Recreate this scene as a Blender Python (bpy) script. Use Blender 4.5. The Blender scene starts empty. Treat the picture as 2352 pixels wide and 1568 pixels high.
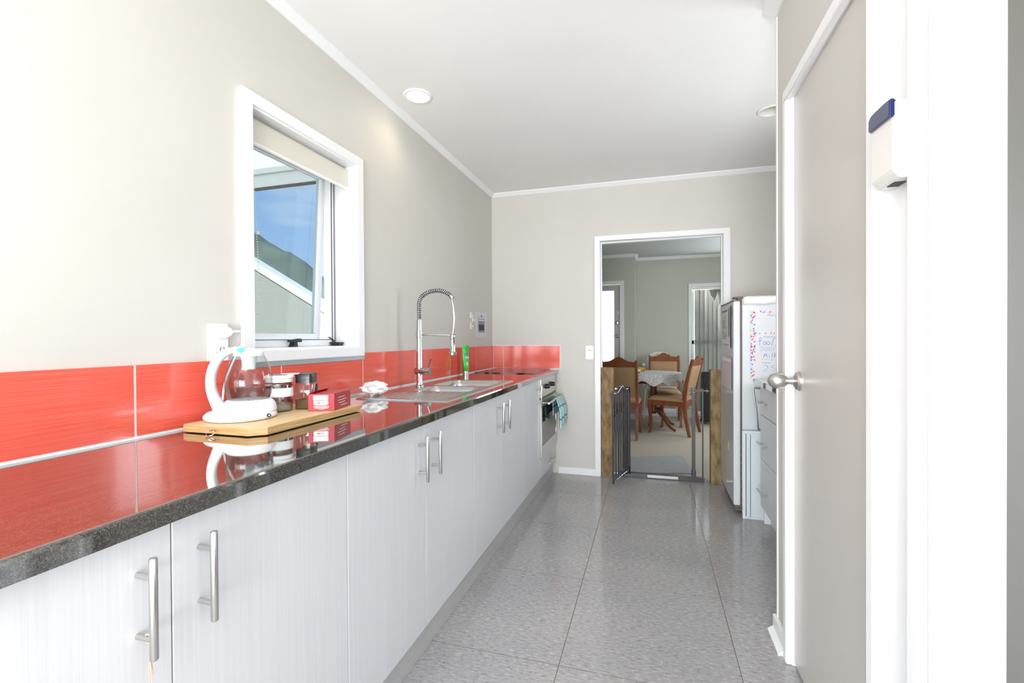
import bpy, bmesh, math, random
from mathutils import Vector, Matrix
random.seed(7)
sc = bpy.context.scene
COL = sc.collection
PI = math.pi

# ------------------------------------------------------------------ camera
CAM = Vector((1.3319, -3.873, 1.1414))
_y, _p, _r = math.radians(16.5666), math.radians(-.4307), math.radians(-.3294)
_fw = Vector((-math.sin(_y)*math.cos(_p), math.cos(_y)*math.cos(_p), math.sin(_p)))
_rt = Vector((math.cos(_y), math.sin(_y), 0))
_up = _rt.cross(_fw)
_r2 = _rt*math.cos(_r) + _up*math.sin(_r)
_u2 = -_rt*math.sin(_r) + _up*math.cos(_r)
cd = bpy.data.cameras.new('camera')
cd.sensor_width = 36.0
cd.sensor_fit = 'HORIZONTAL'
cd.lens = 1068.5589*36/2352
cd.clip_start = .02
cam = bpy.data.objects.new('camera', cd)
COL.objects.link(cam)
mw = Matrix.Identity(4)
for i in range(3):
    mw[i][0], mw[i][1], mw[i][2], mw[i][3] = _r2[i], _u2[i], -_fw[i], CAM[i]
cam.matrix_world = mw
sc.camera = cam

# ------------------------------------------------------------------ world
w = bpy.data.worlds.new('sky')
sc.world = w
w.use_nodes = True
nt = w.node_tree
nt.nodes.clear()
out = nt.nodes.new('ShaderNodeOutputWorld')
bg = nt.nodes.new('ShaderNodeBackground')
tc = nt.nodes.new('ShaderNodeTexCoord')
sp = nt.nodes.new('ShaderNodeSeparateXYZ')
rp = nt.nodes.new('ShaderNodeValToRGB')
rp.color_ramp.elements[0].position = .0
rp.color_ramp.elements[0].color = (.42, .61, .88, 1)
rp.color_ramp.elements[1].position = .5
rp.color_ramp.elements[1].color = (.20, .42, .80, 1)
nz = nt.nodes.new('ShaderNodeTexNoise')
nz.inputs['Scale'].default_value = 2.2
nz.inputs['Detail'].default_value = 5
mp = nt.nodes.new('ShaderNodeMapping')
mp.inputs['Scale'].default_value = (1, 1, 4)
cr = nt.nodes.new('ShaderNodeValToRGB')
cr.color_ramp.elements[0].position = .50
cr.color_ramp.elements[1].position = .72
mx = nt.nodes.new('ShaderNodeMix')
mx.data_type = 'RGBA'
mx.inputs['B'].default_value = (.85, .90, .95, 1)
L = nt.links.new
L(tc.outputs['Generated'], sp.inputs[0]); L(sp.outputs['Z'], rp.inputs[0])
L(tc.outputs['Generated'], mp.inputs[0]); L(mp.outputs[0], nz.inputs['Vector'])
L(nz.outputs['Fac'], cr.inputs[0]); L(cr.outputs[0], mx.inputs['Factor'])
L(rp.outputs[0], mx.inputs['A']); L(mx.outputs['Result'], bg.inputs['Color'])
bg.inputs['Strength'].default_value = 1.6
L(bg.outputs[0], out.inputs[0])

# ------------------------------------------------------------------ sun, dining window daylight, assumed daylight, added fills, exposure
def area(name, loc, target, sx, sy, power, color):
    l = bpy.data.lights.new(name, 'AREA')
    l.shape = 'RECTANGLE'; l.size = sx; l.size_y = sy; l.energy = power; l.color = color
    o = bpy.data.objects.new(name, l)
    COL.objects.link(o)
    o.location = loc
    d = Vector(target) - Vector(loc)
    o.rotation_euler = d.to_track_quat('-Z', 'Y').to_euler()
    return o
sun = bpy.data.lights.new('sun', 'SUN')
sun.energy = 9.0; sun.angle = .009; sun.color = (1, .96, .88)
so = bpy.data.objects.new('sun', sun); COL.objects.link(so)
so.location = (-6, -9, 9)
so.rotation_euler = Vector((.45, .55, -.70)).to_track_quat('-Z', 'Y').to_euler()
# assumed daylight, added at an unseen rear door opening and an unseen hall window
area('assumed_rear_daylight', (.95, -6.45, .85), (.95, -4.2, 2.35), 1.85, 1.15, 172, (.95, .975, 1))
area('assumed_hall_daylight', (2.96, -3.65, 1.45), (0, -3.2, 1.75), 1.0, 1.2, 6, (.95, .975, 1))
area('overhead_fill', (.98, -4.95, 2.42), (.98, -4.95, 0), 1.5, 1.3, 40, (.96, .98, 1))  # added overhead fill behind the camera, not a known skylight
area('alcove_fill', (2.66, -1.36, 1.535), (.6, -2.2, 1.40), .66, .8, 12, (.95, .975, 1))  # added fill in an invented alcove opening, lifts the far left wall
area('dining_side_fill', (3.16, 1.9, 1.15), (1.2, 2.2, .4), 1.3, 1.3, 28, (.92, .97, 1))  # added fill before the solid right dining wall, a window there is only assumed
area('daylight_dining_window', (2.40, 3.90, 1.0), (1.9, 1, .6), .9, 1.8, 75, (.90, .97, 1))
sc.view_settings.view_transform = 'Standard'
sc.view_settings.look = 'None'
sc.view_settings.exposure = .36
sc.view_settings.gamma = 1
sc.view_settings.use_curve_mapping = False

# ------------------------------------------------------------------ materials
def mat(name, col, rough=.5, metal=0., **k):
    m = bpy.data.materials.new(name)
    m.use_nodes = True
    b = m.node_tree.nodes['Principled BSDF']
    b.inputs['Base Color'].default_value = (*col, 1)
    b.inputs['Roughness'].default_value = rough
    b.inputs['Metallic'].default_value = metal
    for kk, v in k.items():
        b.inputs[kk.replace('_', ' ')].default_value = v
    return m
def nodes(m):
    return m.node_tree.nodes, m.node_tree.links.new, m.node_tree.nodes['Principled BSDF']
def coords(m, scale=(1, 1, 1), rot=(0, 0, 0)):
    n, l, b = nodes(m)
    g = n.new('ShaderNodeNewGeometry'); mp = n.new('ShaderNodeMapping')
    mp.inputs['Scale'].default_value = scale; mp.inputs['Rotation'].default_value = rot
    l(g.outputs['Position'], mp.inputs[0])
    return mp.outputs[0]
def noise_col(m, stops, scale=(1, 1, 1), detail=4, rough=.6, bump=0., bdist=.002, rot=(0, 0, 0)):
    """colour ramp over a stretched noise in object-size coordinates"""
    n, l, b = nodes(m)
    v = coords(m, scale, rot)
    t = n.new('ShaderNodeTexNoise')
    t.inputs['Scale'].default_value = 1; t.inputs['Detail'].default_value = detail
    t.inputs['Roughness'].default_value = rough
    l(v, t.inputs['Vector'])
    r = n.new('ShaderNodeValToRGB')
    while len(r.color_ramp.elements) < len(stops):
        r.color_ramp.elements.new(.5)
    for e, (p, c) in zip(r.color_ramp.elements, stops):
        e.position = p; e.color = (*c, 1)
    l(t.outputs['Fac'], r.inputs[0]); l(r.outputs[0], b.inputs['Base Color'])
    if bump:
        bp = n.new('ShaderNodeBump'); bp.inputs['Strength'].default_value = bump
        bp.inputs['Distance'].default_value = bdist
        l(t.outputs['Fac'], bp.inputs['Height']); l(bp.outputs[0], b.inputs['Normal'])
    return m
M = {}
M['wall'] = noise_col(mat('wall_paint', (.7, .67, .6), .55), [(.3, (.58, .556, .517)), (.7, (.605, .581, .542))], (2.2, 2.2, 2.2), 4, bump=.02)
M['ceiling'] = noise_col(mat('ceiling_paint', (.8, .79, .76), .6), [(.3, (.82, .815, .80)), (.7, (.85, .845, .83))], (1.5, 1.5, 1.5), 3)
M['trim'] = mat('white_trim_paint', (.82, .82, .825), .32)
M['dining_wall'] = noise_col(mat('dining_wall_paint', (.52, .52, .46), .6), [(.3, (.50, .50, .44)), (.7, (.53, .53, .47))], (2, 2, 2), 3)
M['door'] = noise_col(mat('door_paint', (.6, .56, .5), .3), [(.3, (.525, .492, .455)), (.7, (.552, .52, .482))], (1.5, 1.5, 1.5), 3)
M['dining_ceiling'] = mat('grey_ceiling_paint', (.50, .525, .53), .6)
# red ribbed tiles
m = mat('red_glazed_tile', (.75, .06, .035), .16, Coat_Weight=.45, Coat_Roughness=.06); M['tile'] = m
n, l, b = nodes(m)
v = coords(m, (1, 1, 1))
wv = n.new('ShaderNodeTexWave'); wv.wave_type = 'BANDS'; wv.bands_direction = 'Z'
wv.inputs['Scale'].default_value = 55; wv.inputs['Distortion'].default_value = .0
l(v, wv.inputs['Vector'])
t = n.new('ShaderNodeTexNoise'); t.inputs['Scale'].default_value = 1; t.inputs['Detail'].default_value = 3
l(coords(m, (4, 4, 420)), t.inputs['Vector'])
r = n.new('ShaderNodeValToRGB'); r.color_ramp.elements[0].position = .35; r.color_ramp.elements[1].position = .8
r.color_ramp.elements[0].color = (.72, .085, .052, 1); r.color_ramp.elements[1].color = (.80, .145, .10, 1)
l(t.outputs['Fac'], r.inputs[0]); l(r.outputs[0], b.inputs['Base Color'])
bp = n.new('ShaderNodeBump'); bp.inputs['Strength'].default_value = .06; bp.inputs['Distance'].default_value = .001
l(wv.outputs['Fac'], bp.inputs['Height']); l(bp.outputs[0], b.inputs['Normal'])
M['tile_plain'] = mat('plain_red_glazed_tile', (.73, .10, .065), .14, Coat_Weight=.3, Coat_Roughness=.1)
M['grout'] = mat('white_grout', (.86, .85, .84), .8)
# polished black granite
m = mat('polished_black_granite', (.02, .02, .02), .04, IOR=1.8, Coat_Weight=1., Coat_IOR=1.6, Coat_Roughness=.03); M['granite'] = m
n, l, b = nodes(m)
vo = n.new('ShaderNodeTexVoronoi'); vo.inputs['Scale'].default_value = 700
l(coords(m), vo.inputs['Vector'])
t = n.new('ShaderNodeTexNoise'); t.inputs['Scale'].default_value = 190; t.inputs['Detail'].default_value = 5
l(coords(m), t.inputs['Vector'])
mm = n.new('ShaderNodeMath'); mm.operation = 'MULTIPLY'
sx = n.new('ShaderNodeSeparateColor'); l(vo.outputs['Color'], sx.inputs[0])
l(sx.outputs[0], mm.inputs[0]); l(t.outputs['Fac'], mm.inputs[1])
r = n.new('ShaderNodeValToRGB'); r.color_ramp.elements[0].position = .14; r.color_ramp.elements[1].position = .52
r.color_ramp.elements[0].color = (.010, .010, .011, 1); r.color_ramp.elements[1].color = (.10, .094, .07, 1)
l(mm.outputs[0], r.inputs[0]); l(r.outputs[0], b.inputs['Base Color'])
M['cabinet'] = noise_col(mat('brushed_white_laminate', (.8, .8, .8), .38), [(.3, (.595, .60, .615)), (.55, (.635, .64, .652)), (.75, (.655, .658, .668))], (220, 220, 3.0), 3)
M['carcass'] = mat('white_melamine', (.78, .78, .78), .5)
M['kick'] = noise_col(mat('grey_kickboard', (.5, .5, .5), .3), [(.3, (.44, .435, .425)), (.7, (.50, .495, .485))], (3, 3, 90), 3)
M['steel'] = mat('brushed_steel', (.60, .585, .56), .28, 1.0)
M['sinksteel'] = noise_col(mat('sink_steel', (.62, .61, .60), .24, 1.0), [(.3, (.56, .55, .54)), (.7, (.66, .65, .64))], (6, 120, 120), 3)
M['chrome'] = mat('chrome', (.56, .56, .58), .08, 1.0)
M['alu'] = mat('window_aluminium', (.80, .81, .83), .42, .0)
M['greyalu'] = mat('grey_aluminium_strip', (.42, .44, .46), .35, .7)
M['black'] = mat('black_plastic', (.012, .012, .014), .3)
M['blackgloss'] = mat('black_ceramic_glass', (.008, .008, .009), .04, IOR=1.9)
M['white'] = mat('white_plastic', (.86, .86, .87), .28)
M['cream'] = mat('cream_plastic', (.80, .77, .68), .4)
M['rubber'] = mat('dark_gasket', (.04, .04, .05), .6)
# floor tile
m = mat('grey_polished_floor_tile', (.3, .29, .28), .13, Specular_IOR_Level=.55); M['floor'] = m
n, l, b = nodes(m)
t1 = n.new('ShaderNodeTexNoise'); t1.inputs['Scale'].default_value = 1; t1.inputs['Detail'].default_value = 6; t1.inputs['Roughness'].default_value = .75
l(coords(m, (40, 125, 60)), t1.inputs['Vector'])
r1 = n.new('ShaderNodeValToRGB')
for e_ in range(2): r1.color_ramp.elements.new(.5)
for e, (p, c) in zip(r1.color_ramp.elements, [(.33, (.14, .14, .165)), (.44, (.32, .313, .32)), (.56, (.37, .358, .358)), (.69, (.59, .545, .49))]):
    e.position = p; e.color = (*c, 1)
l(t1.outputs['Fac'], r1.inputs[0])
t2 = n.new('ShaderNodeTexNoise'); t2.inputs['Scale'].default_value = 1; t2.inputs['Detail'].default_value = 2
l(coords(m, (1.6, 3.5, 2)), t2.inputs['Vector'])
r2 = n.new('ShaderNodeValToRGB'); r2.color_ramp.elements[0].color = (.90, .90, .92, 1); r2.color_ramp.elements[1].color = (1.2, 1.18, 1.15, 1)
l(t2.outputs['Fac'], r2.inputs[0])
mx = n.new('ShaderNodeMix'); mx.data_type = 'RGBA'; mx.blend_type = 'MULTIPLY'; mx.inputs['Factor'].default_value = 1
l(r1.outputs[0], mx.inputs['A']); l(r2.outputs[0], mx.inputs['B']); l(mx.outputs['Result'], b.inputs['Base Color'])
M['floorgrout'] = mat('brown_floor_grout', (.17, .14, .105), .9)
M['carpet'] = noise_col(mat('beige_carpet', (.4, .36, .3), .95), [(.3, (.42, .37, .30)), (.7, (.56, .505, .42))], (160, 160, 160), 4, bump=.5, bdist=.004)
M['mat'] = noise_col(mat('grey_door_mat', (.3, .3, .31), .95), [(.3, (.30, .30, .31)), (.7, (.44, .44, .45))], (60, 60, 60), 4, bump=.4, bdist=.004)
M['chairwood'] = noise_col(mat('honey_wood', (.3, .09, .03), .32), [(.3, (.19, .05, .016)), (.7, (.31, .092, .03))], (30, 30, 4), 4)
M['tablewood'] = noise_col(mat('brown_wood', (.2, .07, .03), .35), [(.3, (.12, .04, .018)), (.7, (.20, .065, .026))], (30, 4, 30), 4)
M['uphol'] = noise_col(mat('tan_upholstery', (.45, .29, .16), .9), [(.3, (.40, .245, .13)), (.7, (.50, .32, .19))], (90, 90, 90), 3)
M['timber'] = noise_col(mat('rough_treated_timber', (.35, .22, .1), .8), [(.28, (.09, .065, .03)), (.5, (.235, .155, .068)), (.72, (.36, .245, .12))], (30, 30, 11), 6, bump=.2, bdist=.003)
M['board'] = noise_col(mat('bamboo_board', (.7, .48, .24), .45), [(.3, (.62, .42, .20)), (.7, (.78, .57, .32))], (60, 5, 60), 3)
M['boardedge'] = noise_col(mat('bamboo_edge', (.6, .36, .15), .5), [(.3, (.38, .20, .075)), (.7, (.66, .42, .19))], (8, 8, 260), 3)
M['gate'] = mat('dark_grey_gate_paint', (.05, .047, .047), .4, .2)
M['gatechrome'] = mat('dark_chrome', (.16, .18, .22), .12, 1.0)
M['fridgedoor'] = mat('silver_fridge_door', (.50, .50, .495), .2)
M['fridge'] = mat('fridge_white', (.62, .645, .66), .4)
M['brown'] = mat('brown_fridge_trim', (.13, .09, .07), .5)
M['paper'] = mat('white_paper', (.66, .66, .68), .8)
M['tissue'] = mat('white_tissue', (.88, .88, .88), .9)
M['blind'] = mat('cream_blind_fabric', (.82, .785, .70), .8)
M['blind_tr'] = mat('cream_blind_bar', (.82, .80, .77), .5)
M['vslat'] = mat('vertical_blind_fabric', (.36, .35, .33), .8, Transmission_Weight=0.)
M['cloth'] = noise_col(mat('lace_tablecloth', (.6, .58, .55), .9), [(.44, (.46, .435, .41)), (.56, (.64, .63, .62))], (55, 55, 55), 3, bump=.15)
M['tray'] = mat('pale_blue_plastic', (.68, .745, .77), .35)
M['red'] = mat('red_carton', (.40, .012, .022), .45)
M['green'] = noise_col(mat('green_tube_plastic', (.04, .5, .05), .3), [(.4, (.02, .38, .04)), (.62, (.06, .58, .06)), (.75, (.30, .62, .10))], (14, 14, 9), 2)
M['ivory'] = mat('ivory_plastic', (.72, .71, .67), .35)
M['blue'] = mat('dark_blue_lens', (.02, .025, .10), .08, Coat_Weight=1.)
M['teal'] = mat('teal_plastic', (.02, .55, .58), .35)
M['outgreen'] = noise_col(mat('hillside_green', (.05, .07, .05), .95), [(.3, (.10, .135, .115)), (.7, (.16, .20, .165))], (.5, .5, .5), 5)
M['outwall'] = mat('rendered_bank_wall', (.42, .42, .38), .9)
M['outpave'] = mat('pale_concrete', (.55, .53, .49), .9)
M['outwhite'] = mat('white_exterior_paint', (.85, .84, .80), .5)
M['grass'] = noise_col(mat('lawn', (.1, .16, .05), .95), [(.3, (.09, .14, .04)), (.7, (.15, .2, .07))], (5, 5, 5), 4)

def emit(name, col, s):
    m = bpy.data.materials.new(name); m.use_nodes = True
    n = m.node_tree.nodes; n.clear()
    o = n.new('ShaderNodeOutputMaterial'); e = n.new('ShaderNodeEmission')
    e.inputs[0].default_value = (*col, 1); e.inputs[1].default_value = s
    m.node_tree.links.new(e.outputs[0], o.inputs[0])
    return m
M['lamp'] = emit('lamp_glow', (1, .93, .80), 9)
def glass(name, tint, ior=1.45, rough=0.02):
    """thin sheet of glass: straight-through tint plus a mirror layer"""
    m = bpy.data.materials.new(name); m.use_nodes = True
    n = m.node_tree.nodes; l = m.node_tree.links.new; n.clear()
    o = n.new('ShaderNodeOutputMaterial'); mx = n.new('ShaderNodeMixShader')
    t = n.new('ShaderNodeBsdfTransparent'); g = n.new('ShaderNodeBsdfGlossy'); f = n.new('ShaderNodeLayerWeight')
    t.inputs[0].default_value = (*tint, 1); g.inputs['Roughness'].default_value = rough
    f0 = ((ior-1)/(ior+1))**2
    pw = n.new('ShaderNodeMath'); pw.operation = 'POWER'; pw.inputs[1].default_value = 5
    ma = n.new('ShaderNodeMath'); ma.operation = 'MULTIPLY_ADD'; ma.inputs[1].default_value = 1-f0; ma.inputs[2].default_value = f0
    l(f.outputs['Facing'], pw.inputs[0]); l(pw.outputs[0], ma.inputs[0])
    l(ma.outputs[0], mx.inputs[0]); l(t.outputs[0], mx.inputs[1]); l(g.outputs[0], mx.inputs[2]); l(mx.outputs[0], o.inputs[0])
    return m
M['pane'] = glass('tinted_window_glass', (.66, .69, .69))
M['clear'] = glass('clear_glass', (.93, .95, .95), 1.4)
M['jarglass'] = glass('jar_glass', (.80, .80, .78), 1.9)
M['water'] = glass('water', (.90, .93, .94), 1.33)
m = mat('frosted_door_glass', (.9, .92, .93), .6); M['frost'] = m
n, l, b = nodes(m)
tr = n.new('ShaderNodeBsdfTranslucent'); tr.inputs[0].default_value = (.95, .96, .97, 1)
ms = n.new('ShaderNodeMixShader'); ms.inputs[0].default_value = .8
l(b.outputs[0], ms.inputs[1]); l(tr.outputs[0], ms.inputs[2]); l(ms.outputs[0], n['Material Output'].inputs[0])
for key, fac in (('vslat', .35), ('blind', .25)):
    n, l, b = nodes(M[key])
    tr = n.new('ShaderNodeBsdfTranslucent'); tr.inputs[0].default_value = b.inputs['Base Color'].default_value
    ms = n.new('ShaderNodeMixShader'); ms.inputs[0].default_value = fac
    l(b.outputs[0], ms.inputs[1]); l(tr.outputs[0], ms.inputs[2]); l(ms.outputs[0], n['Material Output'].inputs[0])
# tea towel: knitted mint/white with blue bands
m = mat('mint_tea_towel', (.4, .7, .65), .95); M['towel'] = m
n, l, b = nodes(m)
def wave(m, dirn, scale, dist=0.):
    n, l, b = nodes(m)
    q = n.new('ShaderNodeTexWave'); q.bands_direction = dirn; q.inputs['Scale'].default_value = scale; q.inputs['Distortion'].default_value = dist
    l(coords(m), q.inputs['Vector']); return q.outputs['Fac']
r = n.new('ShaderNodeValToRGB'); r.color_ramp.elements[0].position = .35; r.color_ramp.elements[1].position = .6
r.color_ramp.elements[0].color = (.22, .52, .47, 1); r.color_ramp.elements[1].color = (.70, .83, .79, 1)
l(wave(m, 'Z', 42, 2.5), r.inputs[0])
r2 = n.new('ShaderNodeValToRGB'); r2.color_ramp.elements[0].position = .93; r2.color_ramp.elements[1].position = .97
r2.color_ramp.elements[0].color = (0, 0, 0, 1); r2.color_ramp.elements[1].color = (1, 1, 1, 1)
l(wave(m, 'Z', 3.4, .5), r2.inputs[0])
mx = n.new('ShaderNodeMix'); mx.data_type = 'RGBA'; mx.inputs['B'].default_value = (.08, .25, .50, 1)
l(r2.outputs[0], mx.inputs['Factor']); l(r.outputs[0], mx.inputs['A']); l(mx.outputs['Result'], b.inputs['Base Color'])
# quilted mat, spotted pad
M['quilt'] = noise_col(mat('white_quilted_cloth', (.8, .79, .78), .9), [(.35, (.70, .68, .67)), (.6, (.82, .81, .80))], (9, 9, 30), 2, bump=.5, bdist=.006)
m = mat('spotted_highchair_pad', (.8, .78, .7), .7); M['spot'] = m
n, l, b = nodes(m)
vo = n.new('ShaderNodeTexVoronoi'); vo.inputs['Scale'].default_value = 38; l(coords(m), vo.inputs['Vector'])
r = n.new('ShaderNodeValToRGB'); r.color_ramp.interpolation = 'CONSTANT'
for e_ in range(3): r.color_ramp.elements.new(.5)
for e, (p, c) in zip(r.color_ramp.elements, [(0, (.8, .78, .70)), (.72, (.75, .45, .08)), (.80, (.70, .16, .10)), (.87, (.2, .42, .55)), (.93, (.8, .78, .70))]):
    e.position = p; e.color = (*c, 1)
sx = n.new('ShaderNodeSeparateColor'); l(vo.outputs['Color'], sx.inputs[0]); l(sx.outputs[0], r.inputs[0]); l(r.outputs[0], b.inputs['Base Color'])
def flat(name, c, rough=.6):
    if name not in M: M[name] = mat(name, c, rough)
    return M[name]
flat('ink', (.03, .03, .035)); flat('grey_print', (.25, .26, .28)); flat('pale_print', (.55, .56, .58)); flat('blue_marker', (.10, .16, .55))
flat('pale_blue_marker', (.36, .50, .75)); flat('print_pink', (.70, .10, .20)); flat('print_blue', (.10, .22, .45)); flat('print_yellow', (.75, .52, .08))
flat('print_aqua', (.40, .66, .72)); flat('print_green', (.45, .75, .30)); flat('olive_writing', (.45, .45, .22)); flat('sugar', (.85, .84, .80), .9)
flat('coffee', (.20, .105, .05), .9); flat('yellow_toy', (.75, .55, .02), .35); flat('orange_toy', (.75, .20, .02), .35); flat('green_toy', (.05, .45, .15), .35)
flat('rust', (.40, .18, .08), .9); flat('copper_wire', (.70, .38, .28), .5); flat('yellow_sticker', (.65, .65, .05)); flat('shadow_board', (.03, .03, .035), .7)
flat('pink_note', (.62, .52, .53)); flat('light_mauve', (.75, .72, .76))

# ------------------------------------------------------------------ mesh helpers
ORG = {}
class MB:
    def __init__(self): self.v = []; self.f = []; self.mi = []; self.cur = 0
    def add(self, vs, fs):
        o = len(self.v); self.v += [Vector(p) for p in vs]
        for f in fs: self.f.append([i+o for i in f]); self.mi.append(self.cur)
        return self
    def box(self, x0, x1, y0, y1, z0, z1):
        x0, x1 = min(x0, x1), max(x0, x1); y0, y1 = min(y0, y1), max(y0, y1); z0, z1 = min(z0, z1), max(z0, z1)
        return self.add([(x0,y0,z0),(x1,y0,z0),(x1,y1,z0),(x0,y1,z0),(x0,y0,z1),(x1,y0,z1),(x1,y1,z1),(x0,y1,z1)],
                 [(0,3,2,1),(4,5,6,7),(0,1,5,4),(1,2,6,5),(2,3,7,6),(3,0,4,7)])
    def prism(self, poly, axis, a, b):
        """poly: 2D points; axis 'x' -> (y,z), 'y' -> (x,z), 'z' -> (x,y)"""
        def P(q, t):
            return {'x': (t, q[0], q[1]), 'y': (q[0], t, q[1]), 'z': (q[0], q[1], t)}[axis]
        k = len(poly)
        vs = [P(q, a) for q in poly] + [P(q, b) for q in poly]
        fs = [tuple(range(k))[::-1], tuple(range(k, 2*k))] + [(i, (i+1) % k, k+(i+1) % k, k+i) for i in range(k)]
        return self.add(vs, fs)
    def tube(self, path, r, n=10, caps=True, closed=False):
        path = [Vector(p) for p in path]; k = len(path)
        rs = r if isinstance(r, (list, tuple)) else [r]*k
        rings = []; prev = None
        for i, p in enumerate(path):
            if closed: d = path[(i+1) % k] - path[i-1]
            else: d = path[min(i+1, k-1)] - path[max(i-1, 0)]
            d.normalize()
            if prev is None:
                u = d.orthogonal().normalized()
            else:
                u = (prev - d*prev.dot(d))
                u = u.normalized() if u.length > 1e-6 else d.orthogonal().normalized()
            prev = u; q = d.cross(u)
            rings.append([p + (u*math.cos(2*PI*j/n) + q*math.sin(2*PI*j/n))*rs[i] for j in range(n)])
        vs = [x for rr in rings for x in rr]; fs = []
        for i in range(k if closed else k-1):
            a, b = i*n, ((i+1) % k)*n
            fs += [(a+j, a+(j+1) % n, b+(j+1) % n, b+j) for j in range(n)]
        if caps and not closed:
            fs += [tuple(range(n))[::-1], tuple(range((k-1)*n, k*n))]
        return self.add(vs, fs)
    def cyl(self, c, r, h, axis='z', n=20, r2=None):
        c = Vector(c); d = {'x': Vector((1,0,0)), 'y': Vector((0,1,0)), 'z': Vector((0,0,1))}[axis]
        return self.tube([c, c+d*h], [r, r if r2 is None else r2], n)
    def lathe(self, prof, c=(0,0,0), axis='z', n=28, close=False, sx=1., sy=1.):
        c = Vector(c); k = len(prof); vs = []
        for rr, t in prof:
            for j in range(n):
                a = 2*PI*j/n; p, q = rr*math.cos(a)*sx, rr*math.sin(a)*sy
                vs.append(c + Vector({'z': (p, q, t), 'x': (t, p, q), 'y': (q, t, p)}[axis]))
        fs = []
        for i in range(k-1):
            fs += [(i*n+j, i*n+(j+1) % n, (i+1)*n+(j+1) % n, (i+1)*n+j) for j in range(n)]
        if close:
            fs += [((k-1)*n+j, (k-1)*n+(j+1) % n, (j+1) % n, j) for j in range(n)]
            return self.add(vs, fs)
        if prof[0][0] > 1e-6: fs.append(tuple(range(n))[::-1])
        if prof[-1][0] > 1e-6: fs.append(tuple(range((k-1)*n, k*n)))
        return self.add(vs, fs)
    def grid(self, fn, nu, nv):
        vs = [fn(i/nu, j/nv) for j in range(nv+1) for i in range(nu+1)]
        fs = [(j*(nu+1)+i, j*(nu+1)+i+1, (j+1)*(nu+1)+i+1, (j+1)*(nu+1)+i) for j in range(nv) for i in range(nu)]
        return self.add(vs, fs)
    def xf(self, mtx):
        self.v = [mtx @ p for p in self.v]; return self
    def build(self, name, m, parent=None, smooth=False, bevel=0., seg=2, merge=True, solid=0., kind=None, label=None, sub=0, up=False):
        bm = bmesh.new()
        vv = [bm.verts.new(p) for p in self.v]
        for f, k in zip(self.f, self.mi):
            try:
                fc = bm.faces.new([vv[i] for i in f]); fc.material_index = k
            except ValueError: pass
        if merge: bmesh.ops.remove_doubles(bm, verts=bm.verts, dist=1e-6)
        bmesh.ops.recalc_face_normals(bm, faces=bm.faces)
        if up: bmesh.ops.reverse_faces(bm, faces=[f for f in bm.faces if f.normal.z < 0])
        if bevel:
            ed = [e for e in bm.edges if len(e.link_faces) == 2 and e.calc_face_angle(0) > .6]
            bmesh.ops.bevel(bm, geom=ed, offset=bevel, segments=seg, affect='EDGES', clamp_overlap=True)
        if len(bm.verts):
            xs = [v.co for v in bm.verts]
            lo = Vector((min(p.x for p in xs), min(p.y for p in xs), min(p.z for p in xs)))
            hi = Vector((max(p.x for p in xs), max(p.y for p in xs), max(p.z for p in xs)))
            c = Vector(((lo.x+hi.x)/2, (lo.y+hi.y)/2, lo.z))
        else: c = Vector()
        for v in bm.verts: v.co -= c
        me = bpy.data.meshes.new(name); bm.to_mesh(me); bm.free()
        for mm in (m if isinstance(m, list) else [m]): me.materials.append(M[mm] if isinstance(mm, str) else mm)
        if smooth:
            me.polygons.foreach_set('use_smooth', [True]*len(me.polygons))
            try: me.set_sharp_from_angle(angle=smooth if isinstance(smooth, float) else .6)
            except Exception: pass
        o = bpy.data.objects.new(name, me); COL.objects.link(o)
        if solid:
            md = o.modifiers.new('thickness', 'SOLIDIFY'); md.thickness = solid; md.offset = 0
        if sub:
            md = o.modifiers.new('smooth', 'SUBSURF'); md.levels = sub; md.render_levels = sub
        ORG[o.name] = c.copy()
        if parent is not None:
            o.parent = parent; o.location = c - ORG[parent.name]
        else: o.location = c
        if kind: o['kind'] = kind
        if label: o['label'] = label
        return o
def thing(name, label, cat, loc=(0,0,0), group=None):
    o = bpy.data.objects.new(name, None); COL.objects.link(o)
    o.empty_display_size = .05; o.location = loc; ORG[o.name] = Vector(loc)
    o['label'] = label; o['category'] = cat
    if group: o['group'] = group
    return o
def struct(name, loc=(0,0,0), label=None):
    o = bpy.data.objects.new(name, None); COL.objects.link(o); o.empty_display_size = .05
    o.location = loc; ORG[o.name] = Vector(loc); o['kind'] = 'structure'
    if label: o['label'] = label
    return o
def tag(o, label, cat, group=None):
    o['label'] = label; o['category'] = cat
    if group: o['group'] = group
    return o
def dup(root, loc, rz=0., label=None, rename=None):
    r = root.copy(); COL.objects.link(r); r.location = loc; r.rotation_euler = (0, 0, rz)
    if label: r['label'] = label
    for ch in root.children:
        c = ch.copy(); COL.objects.link(c); c.parent = r
        for g in ch.children:
            d = g.copy(); COL.objects.link(d); d.parent = c
    return r
def BX(*a): return MB().box(*a)
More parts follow.
